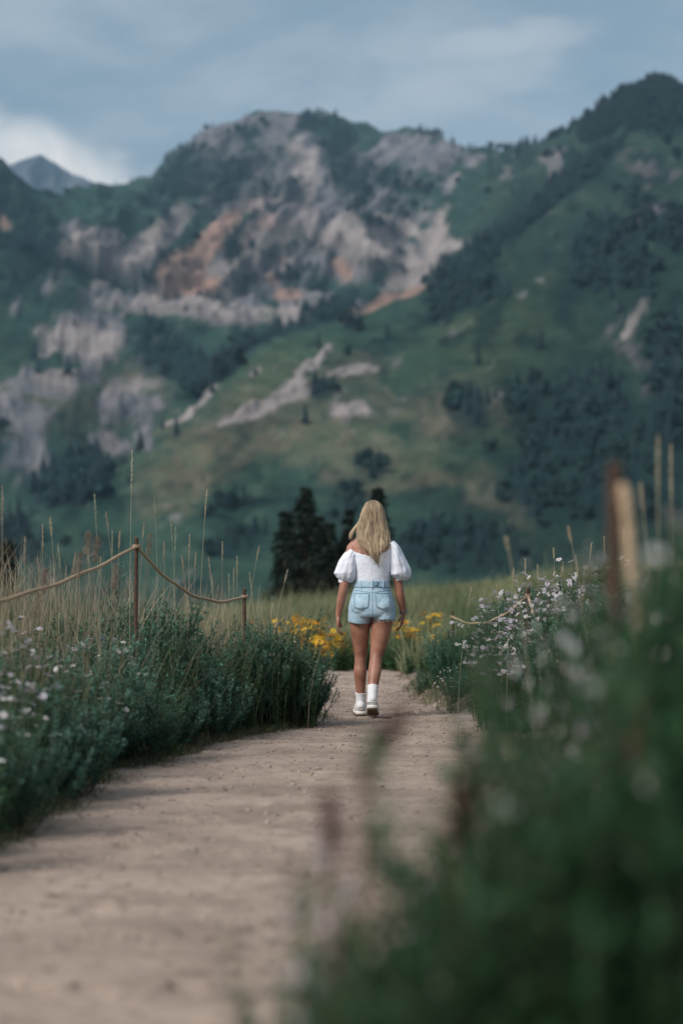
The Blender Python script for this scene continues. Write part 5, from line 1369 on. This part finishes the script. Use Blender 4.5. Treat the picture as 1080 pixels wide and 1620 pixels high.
    ez = (1520 - env[:, 0]) * k_; ex0 = (env[:, 1] - X0) * k_; ex1 = (env[:, 2] - X0) * k_
    ez = ez[::-1]; ex0 = ex0[::-1]; ex1 = ex1[::-1]
    def cen(z): return (np.interp(z, ez, ex0) + np.interp(z, ez, ex1)) / 2
    def hw(z): return (np.interp(z, ez, ex1) - np.interp(z, ez, ex0)) / 2 * np.interp(z, [1.15, 1.5, 1.67], [.86, .95, 1.0])
    zq = [1.14, 1.25, 1.33, 1.40, 1.46, 1.52, 1.58, 1.63, 1.655, 1.673]
    def back(z): return np.interp(z, zq, [-.132, -.130, -.118, -.105, -.098, -.096, -.094, -.080, -.050, .0])
    def front(z): return np.interp(z, zq, [-.095, -.085, -.062, -.01, .02, .045, .075, .07, .05, .01])
    zs = np.linspace(1.36, 1.668, 40)                      # inner cap so that no scalp shows
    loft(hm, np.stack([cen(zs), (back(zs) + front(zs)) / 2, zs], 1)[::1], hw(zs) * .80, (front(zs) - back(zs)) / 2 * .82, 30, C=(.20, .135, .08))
    lightc = np.array([.56, .44, .295]); darkc = np.array([.15, .10, .065])
    for lk in range(150):                                  # wavy locks, each a bundle of strands that pinch together at the tip
        th = rng.uniform(-np.pi, np.pi) if lk < 40 else rng.normal() * .95 - np.pi / 2          # mostly the back
        c_, s_ = math.cos(th), math.sin(th)
        d0 = 1.05 - .26 * rng.random() ** 1.3
        zend = 1.15 + .16 * abs(c_) ** 1.2 + .20 * rng.random() ** 2 + (.12 if s_ > .2 else 0)
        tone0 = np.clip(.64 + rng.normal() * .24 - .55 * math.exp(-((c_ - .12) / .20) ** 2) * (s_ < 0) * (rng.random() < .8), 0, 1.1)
        fr_, ph_, am = rng.uniform(16, 30), rng.uniform(0, 6.28), rng.uniform(.004, .011)
        for q in range(11):
            n = 16; zt = 1.672 - .11 * rng.random() ** 1.5; ze = zend + abs(rng.normal()) * .02
            z = zt + (ze - zt) * np.linspace(0, 1, n) ** 1.05; tt = np.linspace(0, 1, n)
            dth = rng.normal() * .13 * (1 - .75 * tt ** 1.5); dp = d0 + rng.normal() * .03
            wob = am * np.sin(z * fr_ + ph_) * sstep(1.60, 1.38, z) + .002 * np.sin(z * 70 + rng.uniform(0, 6))
            x = cen(z) + hw(z) * np.cos(th + dth) * dp + wob; y = (back(z) + front(z)) / 2 + (front(z) - back(z)) / 2 * np.sin(th + dth) * dp + wob * .7
            tone = tone0 + rng.normal() * .09
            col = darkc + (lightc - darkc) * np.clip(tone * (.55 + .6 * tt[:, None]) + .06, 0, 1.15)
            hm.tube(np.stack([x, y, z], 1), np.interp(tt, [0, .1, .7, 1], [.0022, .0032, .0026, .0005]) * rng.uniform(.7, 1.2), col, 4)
    for q in range(70):                                    # flyaways
        th = rng.uniform(-np.pi, 0); n = 14; zt = 1.66 - .2 * rng.random(); ze = 1.16 + .3 * rng.random(); tt = np.linspace(0, 1, n); z = zt + (ze - zt) * tt
        o_ = 1.04 + .16 * rng.random() * tt; wv_ = .01 * np.sin(z * rng.uniform(15, 30) + rng.uniform(0, 6)) * tt
        hm.tube(np.stack([cen(z) + hw(z) * math.cos(th) * o_ + wv_, (back(z) + front(z)) / 2 + (front(z) - back(z)) / 2 * math.sin(th) * o_, z], 1), .0009, lightc * .9 * np.ones((n, 1)), 3)
    for q in range(60):                                    # the lock swinging out on the left
        n = 12; t = np.linspace(0, 1, n); e = rng.normal(size=3) * [.007, .010, .008]
        p0 = np.array([cen(1.53) - hw(1.53) * .85, -.02, 1.54]); p1 = np.array([(415 - X0) * k_, -.03, 1.465]); p2 = np.array([(374 - X0) * k_, -.03, 1.415]) ; p3 = np.array([(378 - X0) * k_, -.035, 1.385 + rng.uniform(-.015, .02)])
        B = ((1 - t) ** 3)[:, None] * p0 + (3 * t * (1 - t) ** 2)[:, None] * p1 + (3 * t * t * (1 - t))[:, None] * p2 + (t ** 3)[:, None] * p3 + e * (.4 + .6 * t[:, None])
        hm.tube(B, np.linspace(.0034, .0008, n), (darkc + (lightc - darkc) * np.clip(.75 + rng.normal() * .2, .2, 1.1)) * np.ones((n, 1)), 4)
    m, nt, b, out = mat_new('blonde_hair'); at_ = N(nt, 'ShaderNodeAttribute', attribute_name='Col'); nt.links.new(at_.outputs['Color'], b.inputs['Base Color']); b.inputs['Roughness'].default_value = .42; b.inputs['Specular IOR Level'].default_value = .4
    link('hair', hm.mesh('hair', True), m, root)
build_person()
